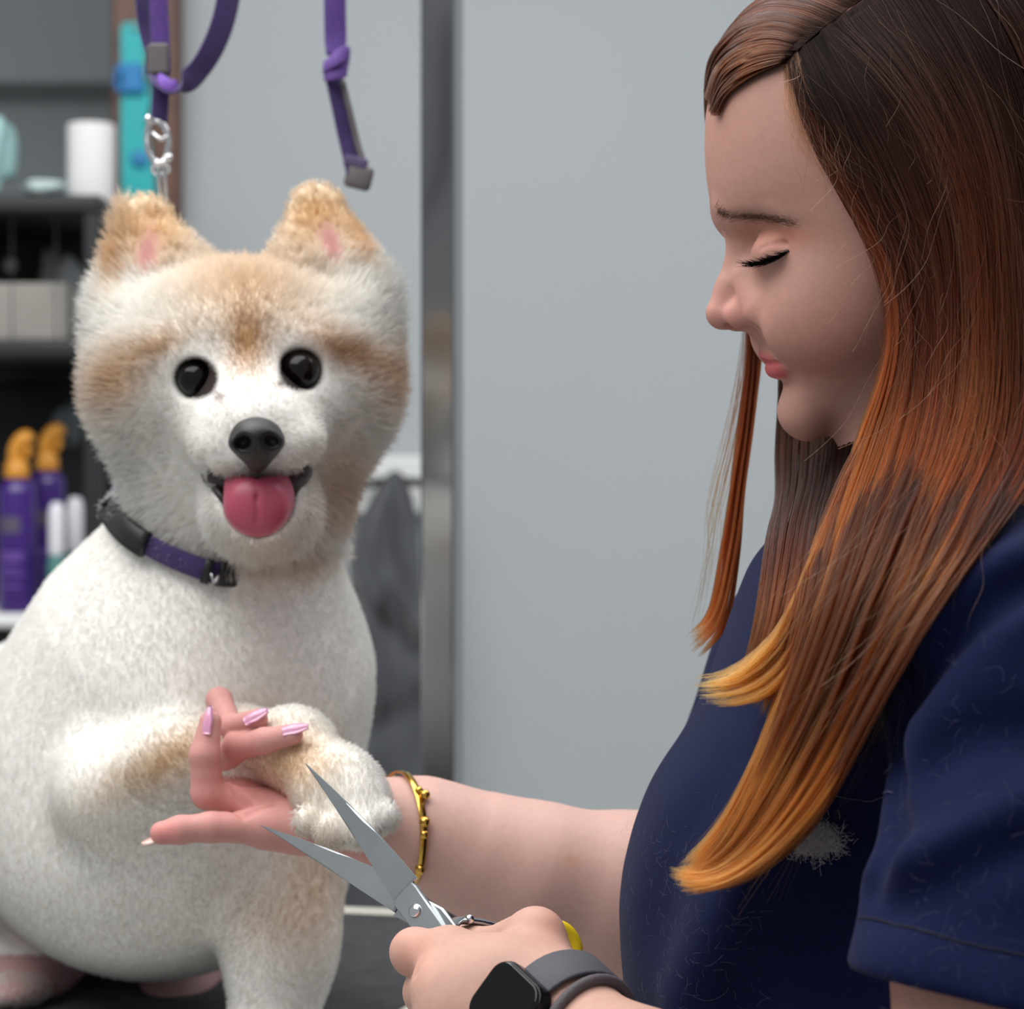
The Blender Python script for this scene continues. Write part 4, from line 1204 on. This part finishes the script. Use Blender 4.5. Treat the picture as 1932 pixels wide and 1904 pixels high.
# ------------------------------------------------------------------ hair of the head
M_hair = hair_mat('auburn_hair')
K = 26
hair_P, hair_C, hair_R = [], [], []
ALLG = []
ROOT, MID, TIP, DARK = S(34, 20, 17), S(80, 34, 14), S(158, 84, 34), S(24, 15, 13)
def sheet(G, n, thick=.010, jit=.0012, clumps=60, cl=.55, cols=(ROOT, MID, TIP), spread=0.0, end=(.86, 1.0), seed=1, brk=(.06, .42, .80), wave=.0022, push=1.0, rad=.0001, lay=.004, onhead=True):
    """strands combed between neighbouring guide lines; guides are (px,py,Y) lists"""
    r = np.random.default_rng(seed)
    GG = np.array([smooth_path(pts(g), K) for g in G])
    if len(G) > 1:                                   # comb extra guides and lay them on head and shirt
        t_ = np.linspace(0, len(G) - 1, (len(G) - 1) * 5 + 1); i_ = np.minimum(t_.astype(int), len(G) - 2); f_ = (t_ - i_)[:, None, None]
        GG = GG[i_] * (1 - f_) + GG[i_ + 1] * f_
    if lay:
        if onhead:
            nr_ = (GG[..., 1] < HY + .062)[..., None]; G2 = push_out(HEAD, GG, lay); G1 = GG.copy(); G1[:, :1] = lay_on(HEAD, GG[:, :1], .0005); G1[:, 1:] = lay_on(HEAD, GG[:, 1:], lay); GG = np.where(nr_, G1, G2)
        GG = lay_on(sh, GG, lay + .7 * thick)
        for _ in range(2): GG[:, 1:-1] = .25 * GG[:, :-2] + .5 * GG[:, 1:-1] + .25 * GG[:, 2:]
        for _ in range(4):                             # a soft fall over the shoulder, in depth
            Yn = GG[..., 1].copy(); Yn[:, 3:-1] = .25 * GG[:, 2:-2, 1] + .5 * GG[:, 3:-1, 1] + .25 * GG[:, 4:, 1]; Yn = np.minimum(Yn, GG[..., 1] + .002); GG[..., 1] = Yn
    m = len(GG) - 1
    ALLG.append(GG)
    t = r.random(n) * m
    cid = r.integers(0, clumps, n); ct = r.random(clumps) * m; cd = r.random(clumps)
    near = np.abs(t[:, None] - ct[None]); 
    cid = np.argmin(near + r.random((n, clumps)) * .25, axis=1)
    s = np.linspace(0, 1, K)[None]
    conv = cl * np.clip((s - .08) / .8, 0, 1) ** .8
    tt = t[:, None] * (1 - conv) + ct[cid][:, None] * conv
    tt = np.clip(tt + spread * s * r.normal(0, 1, (n, 1)), 0, m - 1e-6)
    i = tt.astype(int); fr = (tt - i)[..., None]; kk = np.broadcast_to(np.arange(K)[None], i.shape)
    P = GG[i, kk] * (1 - fr) + GG[i + 1, kk] * fr
    dep = (r.random((n, 1)) * (1 - conv) + cd[cid][:, None] * conv) * thick * np.clip(.3 + 2 * s, 0, 1)
    P[..., 1] += push * dep
    ph = r.random((n, 3)) * 6.28; ph2 = r.random((clumps, 3)) * 6.28
    for ax, am in ((0, 1.0), (1, .6), (2, .3)):
        P[..., ax] += jit * s * np.sin(ph[:, ax:ax + 1] + s * (3 + 5 * ph[:, (ax + 1) % 3:(ax + 1) % 3 + 1] / 6.28)) * am
        P[..., ax] += wave * s * np.sin(ph2[cid][:, ax:ax + 1] + s * 5.5) * am
    e = np.minimum(r.uniform(*end, (n, 1)), 1.0); idx = s * e * (K - 1)
    a = np.clip(idx.astype(int), 0, K - 2); w_ = (idx - a)[..., None]
    rows = np.arange(n)[:, None]
    P = P[rows, a] * (1 - w_) + P[rows, a + 1] * w_
    v = r.uniform(.65, 1.35, (n, 1, 1)); cc = r.uniform(.55, 1.4, clumps)[cid][:, None, None]
    sc_ = (idx / (K - 1))[..., None]
    c1 = np.clip((sc_ - brk[0]) / (brk[1] - brk[0]), 0, 1); c2 = np.clip((sc_ - brk[1]) / (brk[2] - brk[1]), 0, 1)
    C = (cols[0] * (1 - c1) + cols[1] * c1); C = C * (1 - c2) + cols[2] * c2
    hair_P.append(P); hair_C.append(np.clip(C * v * cc, 0, .9))
    hair_R.append(np.broadcast_to(rad * np.array([1.0] * (K - 6) + list(np.linspace(1, .35, 6)))[None], (n, K)) * r.uniform(.8, 1.2, (n, 1)))
# near side, from the temple round to the back of the head
A0 = [(1486, 118, 1.264), (1500, 190, 1.246), (1538, 290, 1.234), (1606, 395, 1.226), (1662, 490, 1.220), (1684, 600, 1.216), (1672, 700, 1.213), (1632, 800, 1.210), (1596, 900, 1.204), (1566, 1010, 1.196), (1530, 1150, 1.176), (1480, 1300, 1.155), (1424, 1450, 1.140), (1365, 1570, 1.134), (1290, 1632, 1.136)]
A1 = [(1515, 84, 1.260), (1560, 190, 1.232), (1620, 310, 1.220), (1676, 420, 1.213), (1714, 540, 1.208), (1722, 660, 1.204), (1700, 780, 1.200), (1664, 900, 1.194), (1630, 1010, 1.186), (1580, 1160, 1.166), (1520, 1310, 1.146), (1455, 1460, 1.134), (1400, 1590, 1.128), (1330, 1660, 1.132)]
A2 = [(1560, 48, 1.252), (1650, 180, 1.217), (1720, 310, 1.205), (1765, 440, 1.200), (1786, 580, 1.196), (1782, 720, 1.192), (1752, 860, 1.187), (1710, 980, 1.180), (1640, 1150, 1.160), (1570, 1320, 1.142), (1490, 1480, 1.130), (1415, 1600, 1.124), (1340, 1655, 1.130), (1272, 1640, 1.132)]
A3 = [(1630, -2, 1.240), (1740, 150, 1.207), (1812, 310, 1.197), (1846, 470, 1.192), (1856, 640, 1.188), (1838, 800, 1.184), (1790, 950, 1.176), (1710, 1130, 1.156), (1616, 1320, 1.138), (1522, 1490, 1.126), (1440, 1605, 1.120), (1352, 1664, 1.126), (1275, 1655, 1.128)]
A4 = [(1710, -50, 1.232), (1830, 120, 1.202), (1896, 310, 1.194), (1924, 500, 1.190), (1930, 690, 1.187), (1905, 850, 1.182), (1848, 1000, 1.172), (1736, 1160, 1.152), (1645, 1340, 1.134), (1545, 1500, 1.123), (1462, 1605, 1.118), (1370, 1668, 1.122), (1285, 1672, 1.124)]
A5 = [(1800, -80, 1.228), (1920, 80, 1.206), (1985, 310, 1.200), (2005, 520, 1.198), (2000, 720, 1.195), (1970, 880, 1.188), (1884, 1010, 1.172), (1760, 1160, 1.150), (1665, 1340, 1.131), (1560, 1510, 1.120), (1480, 1610, 1.116), (1390, 1675, 1.120), (1300, 1690, 1.122)]
A6 = [(1900, -80, 1.232), (2020, 80, 1.216), (2070, 310, 1.212), (2085, 560, 1.212), (2080, 800, 1.215), (2050, 960, 1.215), (2020, 1100, 1.215), (2000, 1250, 1.215)]
A7 = [(1990, -40, 1.27), (2090, 120, 1.27), (2130, 350, 1.27), (2140, 620, 1.28), (2130, 860, 1.29), (2110, 1050, 1.30), (2100, 1200, 1.30)]
sheet([A0, A1, A2, A3, A4, A5], 15000, .016, cols=(ROOT, MID, TIP), seed=1, clumps=220, cl=.45, end=(.76, 1.0))
A5b = [(1800, -80, 1.228), (1920, 80, 1.206), (1985, 310, 1.200), (2010, 520, 1.198), (2012, 720, 1.200), (2005, 900, 1.205), (2000, 1060, 1.21), (1995, 1200, 1.215)]
sheet([A5b, A6, A7], 3500, .016, seed=2, clumps=30)
def shift(G, dx, dy, dY): return [(a + dx, b + dy, c + dY) for a, b, c in G]
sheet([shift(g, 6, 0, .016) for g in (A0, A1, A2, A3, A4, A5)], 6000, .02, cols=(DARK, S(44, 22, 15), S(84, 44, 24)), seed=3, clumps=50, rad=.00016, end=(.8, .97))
# bright lock along the face
sheet([A0, [lerp(np.array(a), np.array(b), .5) for a, b in zip(smooth_path(np.array(A0), 15), smooth_path(np.array(A1), 15))]], 1500, .006, cols=(S(66, 34, 22), S(132, 58, 24), S(166, 90, 38)), seed=4, clumps=26, cl=.5)
# locks that end higher and flick outwards
Fk = [[(1700, 560, 1.220), (1690, 680, 1.216), (1640, 800, 1.208), (1585, 900, 1.196), (1535, 1030, 1.182), (1492, 1150, 1.165), (1440, 1225, 1.158), (1380, 1270, 1.160), (1325, 1282, 1.164)],
      [(1715, 570, 1.218), (1702, 700, 1.214), (1655, 815, 1.206), (1600, 930, 1.193), (1552, 1070, 1.176), (1508, 1190, 1.160), (1452, 1262, 1.154), (1392, 1300, 1.156), (1318, 1306, 1.160)],
      [(1730, 580, 1.216), (1712, 720, 1.212), (1670, 830, 1.204), (1618, 960, 1.190), (1570, 1100, 1.172), (1522, 1220, 1.156), (1470, 1300, 1.150), (1410, 1332, 1.152), (1350, 1336, 1.156)]]
sheet(Fk, 2200, .014, cols=(S(60, 30, 18), S(92, 44, 23), S(180, 100, 42)), seed=5, clumps=22, end=(.68, 1.0), jit=.0025)
# far side lock hanging past the nose and chin
Bk = [[(1405, 480, 1.385), (1412, 640, 1.392), (1400, 780, 1.386), (1384, 900, 1.378), (1366, 1040, 1.370), (1345, 1150, 1.364), (1308, 1192, 1.366)],
      [(1425, 480, 1.385), (1440, 640, 1.392), (1428, 780, 1.386), (1408, 920, 1.378), (1392, 1060, 1.368), (1366, 1180, 1.362), (1316, 1245, 1.364)]]
sheet(Bk, 2200, .012, cols=(S(80, 38, 20), S(116, 54, 26), S(146, 76, 38)), seed=6, clumps=14, end=(.7, 1.0), lay=0)
Bm = [[(1462, 560, 1.37), (1470, 700, 1.375), (1466, 820, 1.372), (1462, 950, 1.36), (1450, 1080, 1.34), (1430, 1200, 1.30), (1400, 1290, 1.26)],
      [(1540, 560, 1.36), (1540, 720, 1.36), (1530, 860, 1.345), (1515, 1000, 1.31), (1490, 1130, 1.27), (1460, 1240, 1.23), (1420, 1320, 1.20)],
      [(1640, 640, 1.31), (1630, 780, 1.30), (1610, 900, 1.28), (1580, 1030, 1.25), (1550, 1160, 1.21), (1510, 1280, 1.185), (1460, 1380, 1.17)]]
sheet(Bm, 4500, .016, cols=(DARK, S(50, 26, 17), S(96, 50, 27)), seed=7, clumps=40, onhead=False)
# swept over the top to the far side
T0 = [(1484, 116, 1.266), (1450, 126, 1.280), (1410, 142, 1.300), (1374, 166, 1.325), (1354, 205, 1.345), (1350, 262, 1.36), (1372, 360, 1.385), (1400, 500, 1.395)]
T1 = [(1510, 86, 1.262), (1455, 70, 1.285), (1400, 80, 1.310), (1355, 115, 1.340), (1334, 170, 1.365), (1340, 255, 1.378), (1370, 370, 1.39), (1405, 500, 1.395)]
T2 = [(1545, 58, 1.256), (1470, 28, 1.285), (1408, 40, 1.315), (1356, 82, 1.350), (1334, 140, 1.375), (1342, 250, 1.388), (1376, 380, 1.395), (1410, 500, 1.398)]
T3 = [(1600, 15, 1.248), (1510, -20, 1.285), (1440, -8, 1.320), (1385, 40, 1.360), (1350, 120, 1.385), (1350, 250, 1.395), (1385, 390, 1.40), (1420, 500, 1.40)]
T4 = [(1700, -45, 1.236), (1610, -85, 1.29), (1540, -80, 1.33), (1470, -30, 1.37), (1420, 80, 1.395), (1400, 250, 1.40), (1410, 390, 1.40), (1430, 500, 1.40)]
T5 = [(1800, -80, 1.228), (1790, -150, 1.27), (1760, -150, 1.32), (1700, -60, 1.37), (1640, 100, 1.392), (1600, 300, 1.398), (1580, 500, 1.40)]
T6 = [(1900, -80, 1.232), (1940, -150, 1.28), (1930, -120, 1.34), (1880, 50, 1.385), (1830, 300, 1.398), (1800, 600, 1.40), (1790, 900, 1.38)]
T7 = [(1990, -40, 1.27), (2040, -60, 1.31), (2050, 20, 1.36), (2010, 300, 1.39), (1960, 700, 1.39), (1900, 950, 1.37)]
sheet([T4, T5, T6, T7, A7], 5000, .006, cols=(ROOT, MID, MID), seed=28, clumps=60, cl=.4, end=(.9, 1.0))
sheet([T0, T1, T2, T3, T4], 7000, .006, cols=(S(38, 24, 20), S(92, 52, 32), S(66, 36, 24)), seed=8, clumps=50, cl=.45, end=(.92, 1.0), brk=(.0, .3, .9), wave=.0015)
N_ = [[(1484, 118, HY), (1440, 134, HY), (1398, 158, HY), (1366, 186, HY), (1350, 220, HY + .01)], [(1500, 98, HY), (1442, 100, HY), (1392, 118, HY), (1358, 152, HY), (1343, 205, HY + .015)], [(1520, 80, HY), (1450, 70, HY), (1396, 85, HY), (1354, 125, HY + .01), (1338, 185, HY + .02)], [(1560, 46, HY), (1470, 34, HY), (1404, 52, HY), (1354, 100, HY + .01), (1336, 170, HY + .03)]]
sheet(N_, 3500, .003, cols=(S(38, 24, 20), S(92, 52, 32), S(58, 34, 24)), seed=24, clumps=40, cl=.4, end=(.85, 1.05), wave=.0012, lay=.0025)
# short wisps at the temple and on top
sheet([[(1478, 128, 1.262), (1490, 175, 1.25), (1512, 250, 1.24), (1560, 340, 1.232)], [(1505, 96, 1.256), (1528, 170, 1.238), (1570, 260, 1.226), (1625, 370, 1.220)]], 260, .003, jit=.006, clumps=80, cl=.15, wave=.004, seed=21, end=(.35, 1.0), rad=.00008, cols=(S(110, 80, 62), S(150, 104, 76), S(150, 100, 70)), lay=.0015)
# loose strands
Lo = [[(1560, 60, 1.245), (1700, 190, 1.195), (1800, 420, 1.185), (1800, 800, 1.175), (1650, 1150, 1.145), (1480, 1500, 1.12), (1380, 1700, 1.12)], [(1750, -60, 1.225), (1890, 200, 1.188), (1930, 500, 1.18), (1900, 850, 1.172), (1740, 1180, 1.14), (1560, 1500, 1.115), (1440, 1720, 1.115)]]
sheet(Lo, 260, .01, jit=.010, clumps=90, cl=.1, wave=.008, seed=9, end=(.3, 1.0), rad=.00007)
sheet([[(1392, 500, 1.385), (1398, 640, 1.392), (1372, 800, 1.385), (1340, 950, 1.380), (1334, 1060, 1.375), (1322, 1180, 1.372)], [(1412, 500, 1.385), (1420, 640, 1.392), (1404, 800, 1.385), (1372, 950, 1.380), (1350, 1060, 1.375), (1305, 1230, 1.372)]], 40, .006, jit=.004, clumps=20, cl=.1, seed=10, rad=.00008, end=(.6, 1), lay=0)
def far_side(src, n, seed, cut):
    """the same fall of hair on the other side of the head, down to the shoulder"""
    r = np.random.default_rng(seed); i = r.integers(0, len(src), n); P = src[i].copy(); P[..., 1] = 2 * HY - P[..., 1]
    s = np.linspace(0, 1, K) * cut * (K - 1.001); a = s.astype(int); f_ = (s - a)[None, :, None]
    P = P[:, a] * (1 - f_) + P[:, a + 1] * f_
    hair_P.append(P); hair_C.append(hair_C[0][i]); hair_R.append(hair_R[0][i])
far_side(hair_P[0], 4500, 33, .5)
def flyaway(GG, n, seed):
    """single hairs that stand off the combed surface"""
    r = np.random.default_rng(seed); gi = r.integers(0, len(GG), n); s0 = r.uniform(.0, .55, n); ln = r.uniform(.06, .22, n)
    s = np.clip(s0[:, None] + ln[:, None] * np.linspace(0, 1, K)[None], 0, 1) * (K - 1.001); i = s.astype(int); f_ = (s - i)[..., None]
    P = GG[gi[:, None], i] * (1 - f_) + GG[gi[:, None], i + 1] * f_
    u = np.linspace(0, 1, K)[None]; lift = np.sin(np.pi * u * r.uniform(.5, 1.0, (n, 1))) * r.uniform(.002, .009, (n, 1))
    P[..., 1] -= lift + .001
    P[..., 0] += u * r.normal(0, .012, (n, 1)) + u ** 2 * r.normal(0, .014, (n, 1)) + .002 * np.sin(u * 9 + r.random((n, 1)) * 6)
    P[..., 2] += u * r.normal(0, .006, (n, 1)) + u ** 2 * r.normal(0, .010, (n, 1))
    hair_P.append(P); hair_C.append(np.repeat(np.repeat(S(118, 74, 50)[None], n, 0)[:, None] * r.uniform(.5, 1.2, (n, 1, 1)), K, 1)); hair_R.append(np.full((n, K), .00007))
flyaway(ALLG[0], 230, 31)
HP = np.concatenate(hair_P)
hair = curves('hair', HP, np.concatenate(hair_R), np.concatenate(hair_C), M_hair, woman)

# eyebrow and lashes
M_lash = fur_mat('brow_and_lash_hair', .1, False)
def tufts(name, roots, dirs, ln, rad, colr, curve_, n, seed=3):
    r = np.random.default_rng(seed); roots = np.asarray(roots); m = len(roots)
    t = r.random(n) * (m - 1); i = np.minimum(t.astype(int), m - 2); f_ = (t - i)[:, None]
    p = roots[i] * (1 - f_) + roots[i + 1] * f_; dv = np.asarray(dirs)[i] * (1 - f_) + np.asarray(dirs)[i + 1] * f_
    p = p + r.normal(0, .0008 if curve_ == 0 else .0002, p.shape) * [1, .3, 2.0]
    dv = unit(dv + r.normal(0, .12, dv.shape)); s = np.linspace(0, 1, 6)[None, :, None]
    l = (ln * r.uniform(.6, 1.1, n))[:, None, None]
    P = p[:, None] + dv[:, None] * l * s + np.array([0, 0, curve_])[None, None] * l * s ** 2
    curves(name, P, rad * np.linspace(1, .3, 6)[None], np.repeat(colr[None], n, 0), M_lash, woman)
bl = [ray_hit(B, a, b, 1.2, 1.34) for a, b in ((1354, 398), (1372, 402), (1400, 404), (1430, 405), (1465, 408), (1500, 414))]
tufts('eyebrow', bl, [(.3, -.3, .5), (.6, -.4, .3), (.8, -.3, .1), (.9, -.3, 0), (1, -.2, -.1), (1, -.2, -.15)], .006, .00006, S(84, 62, 52), 0, 1700)
ll = [ray_hit(B, a, b, 1.2, 1.34) for a, b in ((1424, 497), (1436, 497), (1450, 494), (1464, 488), (1476, 481), (1488, 473))]
tufts('eyelashes', ll, [(-1, -.3, -.25), (-.95, -.4, -.3), (-.95, -.5, -.32), (-.9, -.55, -.35), (-.8, -.6, -.4), (-.6, -.7, -.4)], .0110, .00013, S(20, 16, 16), .22, 260)
M_line = mat('lash_line', S(24, 18, 18), .6)
tube('lash_line', smooth_path(np.array(ll) + [0, -.0004, 0], 20), np.interp(np.linspace(0, 1, 20), [0, .5, 1], [.0009, .0012, .0006]), M_line, woman, k=8)

fur()

# ------------------------------------------------------------------ scissors
sx = empty('scissors', pt(790, 1722, 1.235)); tag(sx, 'open steel grooming scissors with yellow finger ring pointing at the paw', 'scissors')
PV = pt(791, 1722, 1.236); TA = pt(580, 1441, 1.318); TB = pt(486, 1554, 1.322)
nA = unit(np.cross(TA - PV, TB - PV)); nA = nA if nA[1] < 0 else -nA       # towards the viewer
M_blade = mat('polished_blade', (.46, .49, .50), .2, 1.0, noise=(40, .08))
M_blade2 = mat('satin_blade', (.36, .38, .39), .32, 1.0, noise=(40, .08))
def plate(name, O, a, n, outl, th, off, m, ridge=None):
    """flat piece: outline (along, across) in metres, with a bevelled rim"""
    c = np.cross(n, a); out = np.array(outl, float); k = len(out); cen = out.mean(0)
    V = []
    for sgn, ins in ((-.5, 0), (.18, 0), (.5, .0011)):
        for q in out:
            w_ = cen - q; w_ = w_ / (np.linalg.norm(w_) + 1e-9)
            e = q + w_ * min(ins, .4 * np.linalg.norm(cen - q)); V.append(O + a * e[0] + c * e[1] + n * (off + th * sgn))
    Fs = [tuple(range(k - 1, -1, -1)), tuple(range(2 * k, 3 * k))]
    for l in (0, 1):
        for i in range(k):
            j = (i + 1) % k; Fs.append((l * k + i, l * k + j, (l + 1) * k + j, (l + 1) * k + i))
    return mesh(name, V, Fs, m, sx, smooth=False)
aA = unit(TA - PV); LA = np.linalg.norm(TA - PV); aB = unit(TB - PV); LB = np.linalg.norm(TB - PV)
cA = np.cross(nA, aA); sgA = 1 if cA[0] > 0 else -1          # +: right-hand side in the picture
def blade(L, s_, w0):
    """outer edge gently curved, inner edge straight"""
    up = [(L * t, s_ * w0 * (1 - t ** 1.7) * .62 + .0003) for t in np.linspace(.12, 1, 12)]
    dn = [(L * t, -s_ * w0 * (1 - t) * .40 - .0002) for t in np.linspace(.98, .12, 10)]
    return up + dn
plate('blade', PV, aA, nA, blade(LA, sgA, .0175), .0022, .0012, M_blade)
plate('blade', PV, aB, nA, blade(LB, sgA, .0175), .0020, -.0012, M_blade2)
wA = .0075
plate('pivot_block', PV, aA, nA, [(.0145, -wA), (.0155, -wA * .3), (.0150, wA * .8), (.012, wA), (-.008, wA * 1.0), (-.018, wA * .7), (-.022, 0), (-.019, -wA * .8), (-.006, -wA), (.011, -wA * 1.05)], .0036, .0016, M_blade2)
plate('pivot_block', PV, aB, nA, [(.014, -wA), (.015, wA), (-.010, wA), (-.026, wA * .5), (-.028, -wA * .2), (-.012, -wA)], .0026, -.0014, M_blade)
lathe('pivot_screw', [(.0034, 0), (.0036, .0004), (.0032, .0013), (.0018, .0019), (.0005, .002)], PV + nA * .0033, M_chrome, sx, axis=nA, k=24)
lathe('bumper', [(.0022, -.001), (.0026, 0), (.0022, .0018), (.0008, .0024)], pt(886, 1735, 1.243), M_chrome, sx, axis=nA, k=18)
tube('shank', smooth_path(np.array([PV - aA * .018, pt(870, 1775, 1.226), pt(940, 1795, 1.238), pt(1000, 1800, 1.25)]), 14), np.linspace(.0042, .0028, 14), M_blade2, sx, flat=.6)
tube('shank', smooth_path(np.array([PV - aB * .020 - nA * .002, pt(868, 1737, 1.243), pt(930, 1746, 1.252), pt(980, 1775, 1.258)]), 14), np.linspace(.0040, .0026, 14), M_blade, sx, flat=.6)
M_yel = mat('yellow_plastic', S(232, 200, 30), .4)
def bow(c, R, r, nrm, m, nm):
    nrm = unit(nrm); u = unit(np.cross(nrm, [0, 0, 1])); v = np.cross(nrm, u)
    P = np.array([c + R * (math.cos(t) * u + 1.15 * math.sin(t) * v) for t in np.linspace(0, 2 * math.pi, 40, endpoint=False)])
    tube(nm, P, r, m, sx, closed=True)
bow(pt(1045, 1800, 1.252), .0125, .0032, (.35, -1, .1), M_yel, 'finger_ring')
bow(pt(985, 1790, 1.262), .0105, .0028, (.2, -1, .2), M_yel, 'thumb_ring')

# ------------------------------------------------------------------ watch, hair tie, bracelet
def ring_on(f, c, ax, gap, n=48, r0=.075):
    """closed loop lying on the surface of f round the axis through c"""
    ax = unit(ax); u = unit(np.cross(ax, [0, 0, 1.0])); v = np.cross(ax, u); P = []
    R = np.linspace(.008, r0, 90)
    for t in np.linspace(0, 2 * math.pi, n, endpoint=False):
        dv = math.cos(t) * u + math.sin(t) * v
        L = c + R[:, None] * dv; dd = ev(f, L); i = int(np.argmax(dd > gap)) if (dd > gap).any() else 89
        P.append(R[i])
    P = np.array(P); k = np.array([1, 2, 3, 2, 1]) / 9
    P = np.convolve(np.pad(P, 2, 'wrap'), k, 'valid')
    return np.array([c + P[i] * (math.cos(t) * u + math.sin(t) * v) for i, t in enumerate(np.linspace(0, 2 * math.pi, n, endpoint=False))])
AX = unit(pt(1230, 2085, 1.11) - pt(1052, 1915, 1.172))
wt = empty('smart_watch', pt(1000, 1890, 1.15)); tag(wt, 'black smart watch with charcoal band on the wrist holding the scissors', 'watch')
M_band = mat('charcoal_band', S(74, 74, 82), .7, bump=(600, .3, .0006))
c0 = ray_hit(B, 975, 1905, .9, 1.4); nw = unit(grad(B, c0[None].astype(np.float32), .004))[0].astype(float)
nw = unit(np.array([-.55, -.72, .42])); nw = unit(nw - AX * (nw @ AX)); sw = np.cross(AX, nw)
WC = c0 - nw * .026
bp = ring_on(B, WC, AX, .0018)
ribbon('band', bp, AX, .0215, .0022, M_band, wt, True)
Rw = Matrix(np.stack([sw, AX, nw], 1).tolist())
rr = max((bp - WC) @ nw)
cw = c0 + nw * .0045; print('watch', nw, AX, rr)
def rounded(name, c, w_, l_, h_, rad, edge, m, par=wt):
    """rounded rectangle slab with softened edges, lying in the plane of the watch"""
    V = []; n = 8; prof_ = [(edge, -h_ / 2), (0, -h_ / 2 + edge), (0, h_ / 2 - edge), (edge * .3, h_ / 2 - edge * .3), (edge, h_ / 2)]
    for ins_, z_ in prof_:
        for q, (sx_, sy_) in enumerate(((1, 1), (-1, 1), (-1, -1), (1, -1))):
            for i in range(n):
                t = math.pi / 2 * (q + i / (n - 1)); r_ = max(rad - ins_, .0005)
                V.append(c + sw * (sx_ * (w_ / 2 - rad) + r_ * math.cos(t)) + AX * (sy_ * (l_ / 2 - rad) + r_ * math.sin(t)) + nw * z_)
    k = 4 * n; Fs = [tuple(range(k - 1, -1, -1)), tuple(range(4 * k, 5 * k))]
    for l in range(4):
        for i in range(k): Fs.append((l * k + i, l * k + (i + 1) % k, (l + 1) * k + (i + 1) % k, (l + 1) * k + i))
    return mesh(name, V, Fs, m, par, smooth=False)
cs = rounded('case', cw, .034, .039, .0100, .0095, .0022, mat('black_metal', S(18, 18, 20), .3, .6))
rounded('screen', cw + nw * .0052, .0318, .0368, .0022, .0088, .0009, mat('black_glass', S(6, 6, 7), .08, spec=.35), cs)
lathe('crown', [(.0032, 0), (.0034, .0004), (.0034, .0022), (.003, .0026)], cw + sw * .017 + AX * .007, M_gun, cs, axis=sw, k=20)
hp = ring_on(B, WC + AX * .024, unit(AX + np.array([.1, .1, .25])), .0015)
tag(tube('hair_tie', hp, .0026, mat('grey_elastic', S(88, 82, 88), .8, bump=(900, .5, .001)), None, closed=True, flat=1.3), 'grey elastic band on the wrist next to the watch', 'hair tie')

br = empty('bracelet', pt(770, 1540, 1.40)); tag(br, 'gold bracelet with round beads on the wrist under the paw', 'bracelet')
M_gold = mat('gold', S(214, 172, 84), .18, 1.0)
bx_ = unit(pt(880, 1598, 1.418) - pt(735, 1556, 1.412)); bx_ = unit(bx_ + np.array([0, .28, .28]))
gp_ = ring_on(B, pt(757, 1560, 1.412), bx_, .0022, 64)
ribbon('cuff', gp_, bx_, .0042, .0013, M_gold, br, True)
px_, py_ = px_of(gp_); 
def bead(p, r):
    bm = bmesh.new(); bmesh.ops.create_uvsphere(bm, u_segments=16, v_segments=10, radius=r); bmesh.ops.translate(bm, verts=bm.verts, vec=Vector(p)); from_bm('bead', bm, M_gold, br, True)
nearp = gp_[gp_[:, 1] < np.median(gp_[:, 1])]
for ty, dx, r in ((1500, .004, .0030), (1488, .0015, .0024), (1548, .0008, .0032), (1570, .0002, .0026), (1640, 0, .003)):
    i = np.argmin(np.abs(952 - (nearp[:, 2] - CZ) / nearp[:, 1] * F - ty)); bead(nearp[i] + np.array([dx, -.0012, 0]), r)

# ------------------------------------------------------------------ fur clippings on the shirt
M_clip = fur_mat('grey_white_clippings', .3, False)
def clippings(name, pts_, n, ln, rad, colr, curl, seed, spread):
    r = np.random.default_rng(seed); c = np.array(pts_)[r.integers(0, len(pts_), n)]
    off = r.normal(0, 1, (n, 3)) * spread; p = c + off
    q = push_out(sh, p[:, None], .0008)[:, 0]
    g = unit(grad(sh, q.astype(np.float32), .002)); dv = r.normal(0, 1, (n, 3)); dv = unit(dv - g * (dv * g).sum(1)[:, None]); b = np.cross(g, dv)
    s = np.linspace(0, 1, 6)[None, :, None]; l = (ln * r.uniform(.4, 1.2, n))[:, None, None]; cu = (curl * r.normal(0, 1, n))[:, None, None]
    P = q[:, None] + dv[:, None] * l * s + b[:, None] * l * cu * s ** 2 + g[:, None] * (r.random((n, 1, 1)) * spread[1] * .9 + l * .25 * s * (1 - s))
    return curves(name, P, np.full((1, 6), rad), np.repeat(colr[None], n, 0) * r.uniform(.7, 1.1, (n, 1)), M_clip, None)
cc = ray_hit(sh, 1534, 1584, .9, 1.4)
tag(clippings('fur_tuft', [cc], 1700, .0034, .00007, S(206, 206, 210), .7, 5, np.array([.0066, .0022, .0036])), 'small tuft of pale clipped fur stuck on the navy shirt below the hair ends', 'fur tuft')
base = [ray_hit(sh, a, b, .9, 1.5) for a, b in zip(rng.uniform(1190, 1420, 60), rng.uniform(1560, 1900, 60))] + [ray_hit(sh, a, b, .9, 1.5) for a, b in zip(rng.uniform(1630, 1930, 40), rng.uniform(1250, 1880, 40))]
o = clippings('loose_fur', base, 300, .0065, .000028, S(130, 132, 146), .6, 6, np.array([.010, .002, .010]))
tag(o, 'fine pale dog hairs scattered over the navy shirt', 'fur', kind='stuff')
